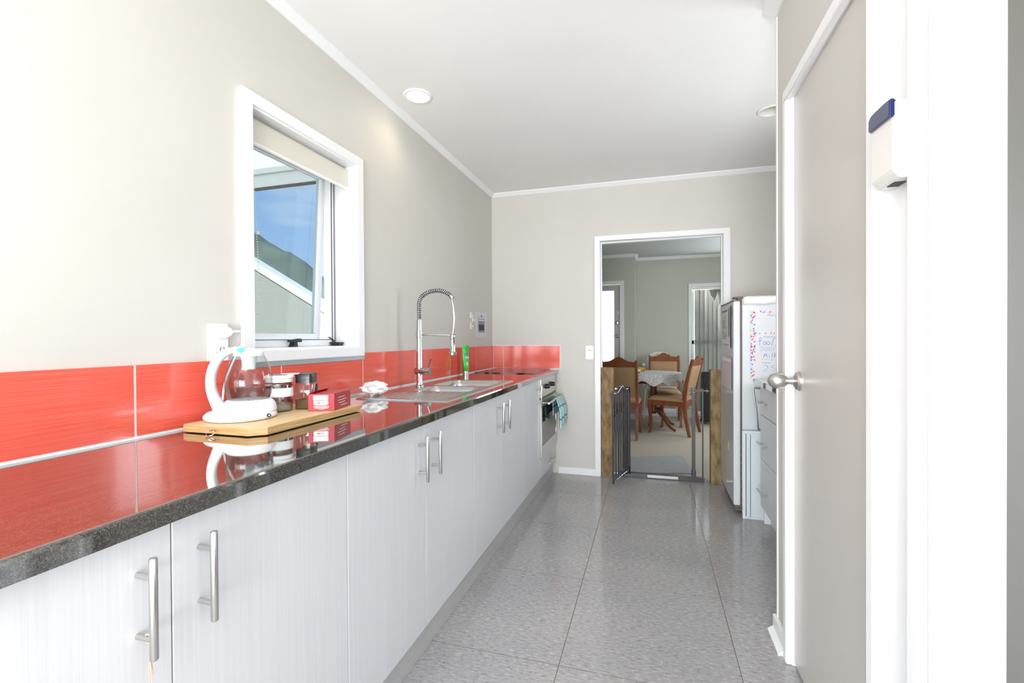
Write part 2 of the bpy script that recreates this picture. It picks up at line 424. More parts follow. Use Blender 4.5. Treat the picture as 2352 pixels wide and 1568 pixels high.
def text_mb(s, size, origin, ux, uz, depth=.0004, bold=0.):
    """lettering as thin geometry: ux = reading direction, uz = up"""
    cu = bpy.data.curves.new('lettering', 'FONT'); cu.body = s; cu.size = size; cu.align_x = 'CENTER'; cu.align_y = 'CENTER'; cu.resolution_u = 2
    cu.offset = bold
    ob = bpy.data.objects.new('lettering', cu); COL.objects.link(ob)
    bpy.context.view_layer.update()
    dg = bpy.context.evaluated_depsgraph_get()
    me = bpy.data.meshes.new_from_object(ob.evaluated_get(dg))
    mb = MB(); ux = Vector(ux).normalized(); uz = Vector(uz).normalized(); nn = ux.cross(uz); O = Vector(origin)
    mb.add([O + ux*v.co.x + uz*v.co.y + nn*depth for v in me.vertices], [tuple(p.vertices) for p in me.polygons])
    bpy.data.objects.remove(ob); bpy.data.curves.remove(cu); bpy.data.meshes.remove(me)
    return mb
def strokes(lines, origin, ux, uz, wd, depth=.0005):
    """thin flat pen strokes given as 2D polylines"""
    mb = MB(); ux = Vector(ux).normalized(); uz = Vector(uz).normalized(); nn = ux.cross(uz); O = Vector(origin)
    for pl in lines:
        for (a, b) in zip(pl[:-1], pl[1:]):
            d = Vector((b[0]-a[0], b[1]-a[1])); ln = max(d.length, 1e-6); p = Vector((-d.y, d.x))/ln*wd/2; e = d/ln*wd*.3
            q = [(a[0]-e.x+p.x, a[1]-e.y+p.y), (a[0]-e.x-p.x, a[1]-e.y-p.y), (b[0]+e.x-p.x, b[1]+e.y-p.y), (b[0]+e.x+p.x, b[1]+e.y+p.y)]
            mb.add([O + ux*t[0] + uz*t[1] + nn*depth for t in q], [(0, 1, 2, 3)])
    return mb

# ================================================================== SETTING
ZC, XC = .8764, .5847        # benchtop height and front edge
H = 2.4
# --- floor and its tiles
fl = BX(-.15, 3.1, -6.6, .125, -.12, -.0016).build('floor', 'floorgrout'); fl['kind'] = 'structure'
JX = [-.18, .42, 1.022, 1.622, 2.222, 2.822, 3.1]
JY = [-6.6 + .0] + [-2.283 + .602*k for k in range(-7, 4)] + [.125]
JY = [-6.6, -6.497, -5.895, -5.293, -4.691, -4.089, -3.487, -2.885, -2.283, -1.681, -1.079, -.477, .125]
cache = {}
for i in range(len(JX)-1):
    for j in range(1, len(JY)-1):
        x0, x1, y0, y1 = JX[i]+.0014, JX[i+1]-.0014, JY[j]+.002, JY[j+1]-.002
        if j == len(JY)-2: y1 = .1245
        key = (round(x1-x0, 3), round(y1-y0, 3))
        if key in cache:
            o = cache[key].copy(); COL.objects.link(o); o.location = Vector(((x0+x1)/2, (y0+y1)/2, -.0016)) - ORG['floor']
        else:
            cache[key] = BX(x0, x1, y0, y1, -.0016, 0).build('floor_tile', 'floor', fl)
# --- dining floor
df = BX(-.7, 3.3, .1255, 4.0, -.22, -.10).build('floor_dining', 'carpet'); df['kind'] = 'structure'
# --- left wall with window hole
WY0, WY1, WZ0, WZ1 = -2.578, -1.978, 1.102, 1.957
mb = MB()
mb.box(-.15, 0, -6.6, WY0, -.12, H); mb.box(-.15, 0, WY1, 0, -.12, H)
mb.box(-.15, 0, WY0, WY1, -.12, WZ0); mb.box(-.15, 0, WY0, WY1, WZ1, H)
o = mb.build('wall_left', 'wall'); o['kind'] = 'structure'
# --- back wall with doorway
mb = MB()
mb.box(-.15, .92, 0, .11, -.12, H); mb.box(1.885, 3.1, 0, .11, -.12, H); mb.box(.92, 1.885, 0, .11, 1.945, H)
o = mb.build('wall_back', 'wall'); o['kind'] = 'structure'
# --- right wall (cupboard door and hall opening)
mb = MB()
mb.box(1.80, 1.893, -2.03, -1.862, -.006, H); mb.box(1.80, 1.893, -2.725, -2.03, 1.985, H)
mb.box(1.80, 1.893, -2.875, -2.725, -.006, H); mb.box(1.80, 1.893, -3.72, -2.875, 2.0, H)
mb.box(1.80, 1.893, -6.6, -3.72, -.006, H)
o = mb.build('wall_right', 'wall'); o['kind'] = 'structure'
mb = MB(); mb.box(1.893, 3.1, -1.962, -1.862, -.006, H)
o = mb.build('wall_alcove_side', 'wall'); o['kind'] = 'structure'
o = MB().box(2.62, 2.72, -1.862, -1.72, -.006, H).box(2.62, 2.72, -1.0, 0, -.006, H).box(2.62, 2.72, -1.72, -1.0, -.006, 1.12).box(2.62, 2.72, -1.72, -1.0, 1.95, H).build('wall_alcove', 'wall'); o['kind'] = 'structure'  # alcove wall, its opening added for the fill light
# hall outer wall with an assumed window hole, added for the hall daylight
mb = MB(); mb.box(3.0, 3.1, -6.6, -4.2, -.006, H); mb.box(3.0, 3.1, -3.1, -1.962, -.006, H)
mb.box(3.0, 3.1, -4.2, -3.1, -.006, .8); mb.box(3.0, 3.1, -4.2, -3.1, 2.1, H)
o = mb.build('wall_hall', 'wall'); o['kind'] = 'structure'
# rear wall with a wide assumed door hole, added for the rear daylight
mb = MB(); mb.box(-.15, -.55+.05, -6.7, -6.6, -.12, H)
mb = MB(); mb.box(-.15, .0, -6.7, -6.6, -.12, H); mb.box(1.9, 3.1, -6.7, -6.6, -.12, H); mb.box(0, 1.9, -6.7, -6.6, 2.2, H)
o = mb.build('wall_rear', 'wall'); o['kind'] = 'structure'
# --- ceiling with two round-light cut-outs
LA, LB = (.180, -1.690), (1.983, -.968)
hs = .050
xs = sorted([-.15, LA[0]-hs, LA[0]+hs, LB[0]-hs, LB[0]+hs, 3.1]); ys = sorted([-6.7, LA[1]-hs, LA[1]+hs, LB[1]-hs, LB[1]+hs, .11])
mb = MB()
for i in range(5):
    for j in range(5):
        if (i, j) in ((1, 1), (3, 3)): continue
        if j == 0: continue
        mb.box(xs[i], xs[i+1], ys[j], ys[j+1], H, H+.02)
# near part of the ceiling, with an added opening for the overhead fill behind the camera
mb.box(-.15, .20, -6.7, ys[1], H, H+.02); mb.box(1.76, 3.1, -6.7, ys[1], H, H+.02); mb.box(.20, 1.76, -6.7, -5.62, H, H+.02); mb.box(.20, 1.76, -4.28, ys[1], H, H+.02)
o = mb.build('ceiling', 'ceiling'); o['kind'] = 'structure'
o = MB().box(-.15, 3.1, -4.0, .11, H+.16, H+.2).build('ceiling_void', 'carcass'); o['kind'] = 'structure'
o = BX(.18, 1.78, -5.64, -4.26, H+.05, H+.056).build('overhead_fill_cover', 'frost'); o['kind'] = 'structure'  # added sheet over the fill opening, keeps direct sun out
# --- cornices
CO = .032
def cornice(nm, pr, axis, a, b):
    o = MB().prism(pr, axis, a, b).build(nm, 'trim'); o['kind'] = 'structure'; return o
cornice('trim_1', [(0, H), (0, H-CO), (.006, H-CO), (CO, H-.006), (CO, H)], 'y', -6.6, 0)
cornice('trim_2', [(0, H), (0, H-CO), (-.006, H-CO), (-CO, H-.006), (-CO, H)], 'x', 0, 2.62)
cornice('trim_3', [(1.80, H), (1.80, H-.04), (1.792, H-.04), (1.748, H-.012), (1.748, H)], 'y', -6.6, -1.868)
# wall end bead, skirtings
o = MB().box(1.797, 1.812, -1.877, -1.858, 0, H-.04).build('trim_4', 'trim', bevel=.002); o['kind'] = 'structure'
o = MB().box(.585, .893, -.012, 0, 0, .055).build('baseboard_back', 'trim', bevel=.002); o['kind'] = 'structure'
mb = MB().box(1.786, 1.80, -2.018, -1.852, 0, .062).prism([(1.766, 0), (1.766, .006), (1.786, .02), (1.786, 0)], 'y', -2.016, -1.858)
o = mb.build('baseboard_right', 'trim', bevel=.001); o['kind'] = 'structure'
# doorway casing to the dining room
cs = struct('door_1', (1.40, 0, 0))
mb = MB()
mb.box(.894, .934, -.016, 0, 0, 1.93); mb.box(1.872, 1.916, -.016, 0, 0, 1.93); mb.box(.894, 1.916, -.016, 0, 1.93, 1.970)
mb.build('architrave', 'trim', cs, bevel=.002)
mb = MB()
mb.box(.92, .938, -.004, .118, 0, 1.93); mb.box(1.868, 1.885, -.004, .118, 0, 1.93); mb.box(.92, 1.885, -.004, .118, 1.93, 1.945)
mb.build('jamb', 'trim', cs, bevel=.001)
mb = MB()
mb.box(.938, .948, .045, .075, 0, 1.92); mb.box(1.858, 1.868, .045, .075, 0, 1.92); mb.box(.938, 1.868, .045, .075, 1.92, 1.93)
mb.build('door_stop', 'trim', cs, bevel=.001)
BX(.94, 1.866, .112, .1255, -.006, .004).build('threshold_strip', 'steel', cs)
mb = MB()
mb.box(.894, .934, .11, .124, -.10, 1.93); mb.box(1.872, 1.916, .11, .124, -.10, 1.93); mb.box(.894, 1.916, .11, .124, 1.93, 1.97)
mb.build('architrave', 'trim', cs, bevel=.002)

o = MB().box(1.795, 1.80, -2.8575, -2.7285, 0, 1.985).build('trim_6', 'trim'); o['kind'] = 'structure'
# cupboard door on the right
d2 = struct('door_2', (1.82, -2.37, 0))
leaf = BX(1.806, 1.842, -2.690, -2.062, .012, 1.958).build('leaf', 'door', d2, bevel=.002)
k = MB()
KY, KZ = -2.112, .992
k.lathe([(.0, 1.8055), (.034, 1.8055), (.034, 1.802), (.030, 1.796), (.017, 1.792), (.0125, 1.788), (.0125, 1.772), (.017, 1.768), (.0245, 1.758), (.0270, 1.745), (.0255, 1.733), (.0195, 1.722), (.009, 1.7145), (.0, 1.712)], (0, KY, KZ), 'x', 28)
k.build('knob', 'steel', leaf, smooth=.5, label='brushed steel round door knob')
mb = MB()   # casing: far leg, near leg, head
mb.box(1.780, 1.80, -2.058, -2.022, 0, 1.96); mb.box(1.776, 1.80, -2.728, -2.694, 0, 1.96); mb.box(1.780, 1.80, -2.728, -2.022, 1.96, 1.998)
mb.build('architrave', 'trim', d2, bevel=.004, seg=3)
mb = MB()
mb.box(1.797, 1.893, -2.060, -2.03, 0, 1.985); mb.box(1.797, 1.893, -2.725, -2.692, 0, 1.985); mb.box(1.797, 1.893, -2.725, -2.03, 1.960, 1.985)
mb.build('jamb', 'trim', d2, bevel=.002)
# hall opening: far jamb faces the camera
d3 = struct('door_3', (1.85, -3.3, 0))
mb = MB()
mb.box(1.795, 1.898, -2.897, -2.875, 0, 2.0); mb.box(1.795, 1.898, -3.72, -3.698, 0, 2.0); mb.box(1.795, 1.898, -3.72, -2.875, 1.98, 2.0)
mb.build('jamb', 'trim', d3, bevel=.002)
mb = MB()
mb.box(1.776, 1.80, -2.893, -2.858, 0, 1.985); mb.box(1.776, 1.80, -3.745, -3.708, 0, 1.985); mb.box(1.776, 1.80, -3.745, -2.858, 1.985, 2.022)
mb.build('architrave', 'trim', d3, bevel=.007, seg=4)
mb = MB()
mb.box(1.893, 1.9055, -2.891, -2.855, 0, 1.985); mb.box(1.893, 1.9055, -3.745, -3.708, 0, 1.985); mb.box(1.893, 1.9055, -3.745, -2.855, 1.985, 2.022)
mb.build('architrave', 'trim', d3, bevel=.003)

# ------------------------------------------------------------------ kitchen window
wn = struct('window_1', (0, -2.28, WZ0))
aw = .046
mb = MB()
mb.prism([(WY0-aw, WZ0-.04), (WY0, WZ0), (WY0, WZ1), (WY0-aw, WZ1+aw-.004)], 'x', 0, .017)
mb.prism([(WY1+aw, WZ0-.04), (WY1, WZ0), (WY1, WZ1), (WY1+aw, WZ1+aw-.004)], 'x', 0, .017)
mb.prism([(WY0-aw, WZ1+aw-.004), (WY0, WZ1), (WY1, WZ1), (WY1+aw, WZ1+aw-.004)], 'x', 0, .017)
mb.prism([(WY0-aw, WZ0-.04), (WY0, WZ0), (WY1, WZ0), (WY1+aw, WZ0-.04)], 'x', 0, .017)
mb.build('architrave', 'trim', wn, bevel=.0015, merge=False)
mb = MB(); t = .008
mb.box(-.105, .006, WY0-.003, WY0+t, WZ0-.003, WZ1+.003); mb.box(-.105, .006, WY1-t, WY1+.003, WZ0-.003, WZ1+.003); mb.box(-.105, .006, WY0+t, WY1-t, WZ1-t, WZ1+.003); mb.box(-.105, .006, WY0+t, WY1-t, WZ0-.003, WZ0+t)
mb.build('reveal', 'trim', wn)
BX(.0, .012, WY0-aw, WY1+aw+.004, 1.043, 1.062).build('tile_trim', 'greyalu', wn)
fy0, fy1, fz0, fz1 = WY0+t, WY1-t, WZ0+t, WZ1-t
mb = MB()
mb.box(-.148, -.105, fy0, fy0+.026, fz0, fz1); mb.box(-.148, -.105, fy1-.026, fy1, fz0, fz1)
mb.box(-.148, -.105, fy0+.026, fy1-.026, fz0, fz0+.030); mb.box(-.148, -.105, fy0+.026, fy1-.026, fz1-.026, fz1)
mb.build('frame', 'alu', wn, bevel=.002)
mb = MB()
mb.box(-.106, -.1035, fy1-.010, fy1-.007, fz0, fz1); mb.box(-.106, -.1035, fy1-.0285, fy1-.025, fz0, fz1)
mb.box(-.106, -.1035, fy0+.026, fy1-.026, fz0+.0285, fz0+.031)
mb.build('gasket', 'rubber', wn)
# awning sash swung a little outwards at the bottom
ang = math.radians(3.0)
hx, hz = -.138, fz1-.028
def sash_pt(u, y, d):   # u = distance down from hinge, d = depth outwards
    return Vector((hx - u*math.sin(ang) - d*math.cos(ang), y, hz - u*math.cos(ang) + d*math.sin(ang)))
def sash_box(mb, u0, u1, y0, y1, d0, d1):
    q = BX(u0, u1, y0, y1, d0, d1)
    q.v = [sash_pt(p.x, p.y, p.z) for p in q.v]
    mb.add(q.v, q.f)
su = hz - fz0 - .026
mb = MB(); sy0, sy1 = fy0+.022, fy1-.022
sash_box(mb, 0, .032, sy0, sy1, 0, .03); sash_box(mb, su-.030, su, sy0, sy1, 0, .03)
sash_box(mb, .032, su-.030, sy0, sy0+.028, 0, .03); sash_box(mb, .032, su-.030, sy1-.028, sy1, 0, .03)
sash = mb.build('sash', 'alu', wn, bevel=.0015)
mb = MB(); sash_box(mb, .030, su-.028, sy0+.026, sy1-.026, .013, .017)
mb.build('pane', 'pane', sash)
mb = MB()
mb.box(-.104, -.080, -2.292, -2.262, 1.104, 1.118).box(-.100, -.078, -2.290, -2.266, 1.116, 1.130)
mb.prism([(-2.318, 1.130), (-2.250, 1.129), (-2.250, 1.142), (-2.262, 1.1445), (-2.318, 1.138)], 'x', -.088, -.070)
mb.build('latch', 'black', wn, bevel=.002)
mb = MB().box(-.100, -.062, -2.030, -1.992, 1.111, 1.122).prism([(-2.034, 1.1215), (-1.990, 1.1215), (-1.990, 1.126), (-2.034, 1.127)], 'x', -.106, -.056)
mb.cyl((-.098, -2.014, 1.127), .005, .010).tube([(-.098, -2.014, 1.137), (-.12, -2.02, 1.15)], .003, 6)
mb.build('latch', 'black', wn, bevel=.001)
# roller blind
rb = thing('roller_blind', 'cream roller blind almost fully rolled up at the top of the kitchen window', 'blind', (-.04, -2.28, 1.84))
mb = MB().tube([(-.047, -2.548, 1.927), (-.047, -1.992, 1.927)], .016, 18); mb.build('roller', 'blind', rb, smooth=True)
mb = MB(); mb.grid(lambda u, v: (-.031+.0006*math.sin(u*9), -2.536+.546*u, 1.929-.083*v), 24, 4); mb.build('fabric', 'blind', rb, solid=.0008)
mb = MB().tube([(-.031, -2.538, 1.846), (-.031, -1.988, 1.846)], .0075, 12); mb.build('bottom_bar', 'blind_tr', rb, smooth=True)
mb = MB().box(-.066, -.026, -2.560, -2.556, 1.905, 1.948).lathe([(.0, -2.556), (.019, -2.556), (.019, -2.547), (.0, -2.546)], (-.047, 0, 1.927), 'y', 20)
mb.build('bracket', 'cream', rb)
BX(-.066, -.026, -1.988, -1.986, 1.905, 1.948).build('bracket', 'cream', rb)
mb = MB(); ch = []
for i in range(74): ch.append((-.0285, -2.5465+.030*min(1, (i/73)*1.25), 1.935-.0090*i))
for i in range(14):
    a = PI*i/13; ch.append((-.0285-.002*i/13, -2.5345+.018*math.cos(a), 1.268-.045*math.sin(a)))
for i in range(70): ch.append((-.060, -2.5505, 1.272+.0095*i))
for p in ch:
    c = Vector(p); r = .0031
    mb.add([c+Vector(q)*r for q in ((1,0,0),(-1,0,0),(0,1,0),(0,-1,0),(0,0,1),(0,0,-1))], [(0,2,4),(2,1,4),(1,3,4),(3,0,4),(2,0,5),(1,2,5),(3,1,5),(0,3,5)])
c = Vector((-.0285, -2.5195, 1.527)); mb.lathe([(0, -.007), (.005, -.005), (.006, 0), (.005, .005), (0, .007)], c, 'z', 10)
mb.build('bead_chain', 'cream', rb, smooth=3.0, merge=False, kind='stuff')

# ------------------------------------------------------------------ splashback tiles
bs = thing('tiled_splashback', 'glossy ribbed red tile splashback along the long left wall above the benchtop', 'splashback', (0, -2.0, ZC))
ZT = 1.0742
mb = MB().prism([(-4.4, ZC), (0, ZC), (0, ZT-.001), (WY1+aw+.002, ZT-.001), (WY1+aw+.002, 1.042), (WY0-aw-.002, 1.042), (WY0-aw-.002, ZT-.001), (-4.4, ZT-.001)], 'x', .0005, .0075)
mb.build('grout', 'grout', bs)
J = [-4.4, -3.996, -3.482, -2.968, -2.452, -1.937, -1.421, -.920, -.431, -.009]
g = .0034
for a, b in zip(J[:-1], J[1:]):
    y0, y1, z0, z1 = a+g, b-g, ZC+.0075, ZT
    w0, w1, wz = WY0-aw-.002, WY1+aw+.003, 1.0425
    if y1 <= w0 or y0 >= w1-.01: poly = [(y0, z0), (y1, z0), (y1, z1), (y0, z1)]
    elif y0 < w0: poly = [(y0, z0), (y1, z0), (y1, wz), (w0, wz), (w0, z1), (y0, z1)]
    else: poly = [(y0, z0), (y1, z0), (y1, wz), (y0, wz)]
    MB().prism(poly, 'x', .0015, .0095).build('tile', 'tile', bs)
b2 = thing('tiled_splashback', 'short red tile splashback on the end wall behind the cooktop', 'splashback', (.3, -.004, ZC))
BX(.010, .604, -.0075, -.0005, ZC, ZT+.004).build('grout', 'grout', b2)
for x0, x1 in ((.0135, .1015), (.1065, .6000)):
    BX(x0, x1, -.0095, -.001, ZC+.0065, ZT).build('tile', 'tile_plain', b2)

# ------------------------------------------------------------------ long benchtop
SX0, SX1, SY0, SY1 = .085, .527, -2.107, -1.138   # sink outline
mb = MB()
r_ = .006
prof = [(.50, ZC-.0322), (XC, ZC-.0322), (XC, ZC-r_), (XC-.0018, ZC-.0018), (XC-r_, ZC), (.50, ZC)]
mb.prism(prof, 'y', -4.4, -.0005)
mb.box(0.0005, .50, -4.4, SY0+.03, ZC-.0322, ZC); mb.box(0.0005, .50, SY1-.03, -.0005, ZC-.0322, ZC); mb.box(0.0005, SX0+.03, SY0+.03, SY1-.03, ZC-.0322, ZC)
bt = mb.build('benchtop', 'granite')
tag(bt, 'long polished black speckled granite benchtop running along the left wall', 'benchtop')

# ------------------------------------------------------------------ base cabinets
seams = [-4.21, -3.75, -3.292, -2.822, -2.368, -1.90, -1.487, -1.035, -.590]
def handle_v(y, z0, z1, x0=.562, xb=.597):
    mb = MB().tube([(xb, y, z0), (xb, y, z0+.0015), (xb, y, z1-.0015), (xb, y, z1)], [.0052, .0062, .0062, .0052], 14)
    for z in (z0+.031, z1-.031): mb.tube([(x0-.001, y, z), (xb, y, z)], .0045, 10)
    return mb
def door_unit(name, label, y0, y1, splits, hand):
    t = thing(name, label, 'cabinet', (.28, (y0+y1)/2, .112), 'base cabinets under the long benchtop')
    mb = MB(); mb.box(.02, .543, y0+.001, y0+.017, .112, ZC-.0325).box(.02, .543, y1-.017, y1-.001, .112, ZC-.0325).box(.02, .543, y0+.017, y1-.017, .112, .128).box(.02, .03, y0+.017, y1-.017, .128, ZC-.0325)
    mb.build('carcass', 'carcass', t)
    ed = [y0]+splits+[y1]
    for (a, b), hy in zip(zip(ed[:-1], ed[1:]), hand):
        d = BX(.544, .562, a+.0012, b-.0012, .114, ZC-.0345).build('door', 'cabinet', t, bevel=.001, seg=1)
        if hy is not None: handle_v(hy, .648, .806).build('handle', 'steel', d, smooth=.7)
    return t
door_unit('base_cabinet', 'nearest white two-door base cabinet, its left handle tied with frayed cord', -4.21, -3.292, [-3.75], [None, -3.347])
door_unit('base_cabinet', 'white base cabinet with a single handle, second from the camera, below the chopping board', -3.292, -2.822, [], [-3.243])
door_unit('base_cabinet', 'white two-door base cabinet under the draining board with paired bar handles', -2.822, -1.90, [-2.376], [-2.428, -2.326])
door_unit('base_cabinet', 'white two-door base cabinet under the sink bowls with close paired handles', -1.90, -1.035, [-1.50], [-1.562, -1.452])
door_unit('base_cabinet', 'white single-door base cabinet immediately left of the oven', -1.035, -.590, [], [-.68])
# frayed cord on nearest handle
fc = MB()
random.seed(3)
fc.tube([(.585+.007*math.cos(a*.7), -3.347+.0*a, .679+.007*math.sin(a*.7)) for a in range(0, 20)], .0012, 6)
for k_ in range(7):
    dx, dy = random.uniform(-.006, .006), random.uniform(-.008, .008)
    ln = random.uniform(.04, .075)
    fc.tube([(.588, -3.347, .674), (.588+dx*.4, -3.347+dy*.3, .674-ln*.5), (.588+dx, -3.347+dy, .674-ln)], .0007, 5)
tag(fc.build('cord', 'copper_wire'), 'frayed pale pink cord dangling from the nearest cabinet handle', 'cord')
o = BX(.519, .535, -4.4, -.001, 0, .1115).build('kickboard', 'kick'); tag(o, 'long grey kickboard running beneath the white base cabinets', 'kickboard')

# oven housing with drawer, oven
oc = thing('oven_cabinet', 'white oven housing with a shallow drawer at the far end of the bench', 'cabinet', (.28, -.30, .112))
mb = MB().box(.02, .543, -.589, -.577, .112, ZC-.0325).box(.02, .543, -.016, -.002, .112, ZC-.0325).box(.02, .543, -.577, -.016, .112, .125)
mb.build('carcass', 'carcass', oc)
BX(.544, .562, -.022, -.002, .114, ZC-.0345).build('filler', 'cabinet', oc)
dr = BX(.544, .562, -.5885, -.024, .114, .262).build('drawer', 'cabinet', oc, bevel=.001, seg=1)
mb = MB().tube([(.593, -.40, .185), (.593, -.20, .185)], .0055, 12)
for y in (-.365, -.235): mb.tube([(.561, y, .185), (.593, y, .185)], .0042, 8)
mb.build('handle', 'steel', dr, smooth=.7)
ov = thing('oven', 'built-in stainless steel electric oven with two black knobs beside the end wall', 'oven', (.3, -.305, .268))
BX(.04, .545, -.575, -.026, .268, .842).build('body', 'black', ov)
cp = BX(.545, .572, -.584, -.026, .705, .840).build('control_panel', 'steel', ov, bevel=.002)
for y in (-.425, -.235):
    mb = MB().lathe([(0, .600), (.014, .600), (.016, .597), (.0175, .574), (.021, .572), (0, .572)], (0, y, .775), 'x', 20).box(.598, .604, y-.0025, y+.0025, .762, .790)
    mb.build('knob', 'black', cp, smooth=.5)
mb = MB().box(.5722, .5727, -.3315, -.3285, .800, .815); mb.build('indicator_mark', 'ink', cp)
BX(.545, .566, -.584, -.026, .690, .705).build('vent', 'black', ov)
od = MB()
od.box(.545, .575, -.584, -.026, .268, .352); od.box(.545, .575, -.584, -.026, .640, .690); od.box(.545, .575, -.584, -.560, .352, .640); od.box(.545, .575, -.050, -.026, .352, .640)
od = od.build('door', 'steel', ov)
BX(.548, .573, -.560, -.050, .352, .640).build('window', 'blackgloss', od)
mb = MB().tube([(.622, -.555, .663), (.622, -.055, .663)], .008, 14)
for y in (-.53, -.08): mb.tube([(.574, y, .663), (.622, y, .663)], .006, 10)
mb.build('handle', 'steel', od, smooth=.7)
BX(.575, .5756, -.075, -.058, .400, .455).build('energy_sticker', 'yellow_sticker', od)

# tea towel draped over oven handle
def towel(u, v):
    y = -.325 + .265*u
    L1, L2 = .13, .212
    s = v*(L1+.028+L2) - L1
    fold = math.sin(u*17+.6)*.010 + math.sin(u*31)*.004
    if s < 0:
        x, z = .606 - .006*min(1, -s/.05) + fold*.25*min(1, -s/.08), .663 + s
        y += .02*(-s/L1)
    elif s < .028:
        a = PI*s/.028; x, z = .622 - .0105*math.cos(a), .663 + .0105*math.sin(a)
    else:
        q = s - .028; k = min(1, q/.09)
        x, z = .6335 + k*(.020 + fold*1.3), .663 - q*(1 + .10*math.sin(u*5+1))
        y += (.05*u - .008)*q/L2*(1.0) + .012*math.sin(u*9)*k
    return (x, y, z)
tw = MB().grid(towel, 44, 40).build('tea_towel', 'towel', smooth=3., solid=.0022)
tag(tw, 'mint green and white knitted tea towel with blue stripes hanging on the oven handle', 'towel')

# cooktop
ck = thing('cooktop', 'flush black ceramic glass cooktop at the far end of the benchtop', 'cooktop', (.29, -.31, ZC))
BX(.05, .525, -.565, -.045, ZC+.0002, ZC+.0065).build('glass_top', 'blackgloss', ck, bevel=.0015)
mb = MB()
for cx_, cy_, rr in ((.17, -.43, .085), (.17, -.18, .070), (.40, -.43, .070), (.40, -.18, .085)):
    MB().tube([(cx_+rr*math.cos(2*PI*i/40), cy_+rr*math.sin(2*PI*i/40), ZC+.0064) for i in range(40)], .0005, 4, closed=True).build('burner_ring', 'grey_print', ck)

# ------------------------------------------------------------------ sink
sk = thing('sink', 'stainless steel double bowl sink with ribbed draining board set in the benchtop', 'sink', (.30, -1.62, ZC))
zs = ZC+.0035
def bowl(x0, x1, y0, y1, depth, name):
    mb = MB(); n = 40; rings = []
    def rr(inset, z, rad):
        pts = []
        ax0, ax1, ay0, ay1 = x0+inset, x1-inset, y0+inset, y1-inset
        for cxx, cyy, a0 in ((ax1-rad, ay1-rad, 0), (ax0+rad, ay1-rad, PI/2), (ax0+rad, ay0+rad, PI), (ax1-rad, ay0+rad, 1.5*PI)):
            for i in range(8):
                a = a0 + PI/2*i/7; pts.append((cxx+rad*math.cos(a), cyy+rad*math.sin(a), z))
        return pts
    lv = [rr(0, zs, .05), rr(.004, zs-.003, .05), rr(.012, zs-.03, .05), rr(.02, zs-depth+.03, .05), rr(.045, zs-depth, .05)]
    for p in lv: rings += p
    k = 32
    fs = [(i*k+j, i*k+(j+1) % k, (i+1)*k+(j+1) % k, (i+1)*k+j) for i in range(4) for j in range(k)] + [tuple(range(4*k, 5*k))]
    mb.add(rings, fs)
    o = mb.build(name, 'sinksteel', sk, smooth=.8)
    cx_, cy_ = (x0+x1)/2, (y0+y1)/2
    MB().lathe([(.035, 0), (.035, .002), (.028, .003), (.022, .001), (0, .001)], (cx_, cy_, zs-depth), 'z', 20).build('drain', 'chrome', o, smooth=.5)
    return lv[0], o
BA = (.175, .475, -1.775, -1.545); BB = (.150, .485, -1.505, -1.185)
pa, oa = bowl(*BA, .10, 'bowl'); pb, ob_ = bowl(*BB, .15, 'bowl')
# deck: frame plate around bowls, as strips plus corner fillers
def fillet(mb, x0, x1, y0, y1, rad=.05):
    for cx_, cy_, sx_, sy_ in ((x1, y1, -1, -1), (x0, y1, 1, -1), (x0, y0, 1, 1), (x1, y0, -1, 1)):
        pts = [(cx_, cy_, zs)]
        for i in range(8):
            a = PI/2*i/7
            pts.append((cx_+sx_*(rad-rad*math.cos(a)), cy_+sy_*(rad-rad*math.sin(a)), zs))
        mb.add(pts, [(0, i, i+1) for i in range(1, 8)])
mb = MB()
def plate(x0, x1, y0, y1): mb.add([(x0, y0, zs), (x1, y0, zs), (x1, y1, zs), (x0, y1, zs)], [(0, 1, 2, 3)])
ix0, ix1, iy0, iy1 = SX0+.012, SX1-.012, SY0+.012, SY1-.012
plate(ix0, BB[0], BB[2], BB[3]); plate(BB[1], ix1, BB[2], BB[3]); plate(ix0, ix1, BB[3], iy1); plate(ix0, ix1, BA[3], BB[2])
plate(ix0, BA[0], BA[2], BA[3]); plate(BA[1], ix1, BA[2], BA[3]); plate(ix0, ix1, -1.80, BA[2])
fillet(mb, *BA); fillet(mb, *BB)
# sloping outer rim
rim = [[(SX0, SY0), (SX1, SY0), (SX1, SY1), (SX0, SY1)], [(SX0+.004, SY0+.004), (SX1-.004, SY0+.004), (SX1-.004, SY1-.004), (SX0+.004, SY1-.004)], [(ix0, iy0), (ix1, iy0), (ix1, iy1), (ix0, iy1)]]
zz = [ZC+.0003, zs+.0012, zs]
vs = [(p[0], p[1], z) for ring, z in zip(rim, zz) for p in ring]
mb.add(vs, [(i*4+j, i*4+(j+1) % 4, (i+1)*4+(j+1) % 4, (i+1)*4+j) for i in range(2) for j in range(4)])
# ribbed drainer
def drain(u, v):
    x = ix0 + (ix1-ix0)*u; y = iy0 + (-1.80-iy0)*v
    e = min(1, max(0, min(u, 1-u)*14-.6), max(0, min(v, 1-v)*9-.4)) if True else 0
    e = max(0, min(1, e))
    rib = .5+.5*math.cos(2*PI*(x-.10)/.036)
    return (x, y, zs - .0045*e*(1-rib))
mb.grid(drain, 120, 14)
mb.build('deck', 'sinksteel', sk, smooth=.5, up=True, label='brushed steel rim with ribbed draining area')
mb = MB()
for i_ in range(4): mb.box(BA[0]+.010, BA[0]+.0125, -1.69+.012*i_, -1.684+.012*i_, zs-.036, zs-.024)
mb.build('overflow_slots', 'black', sk)

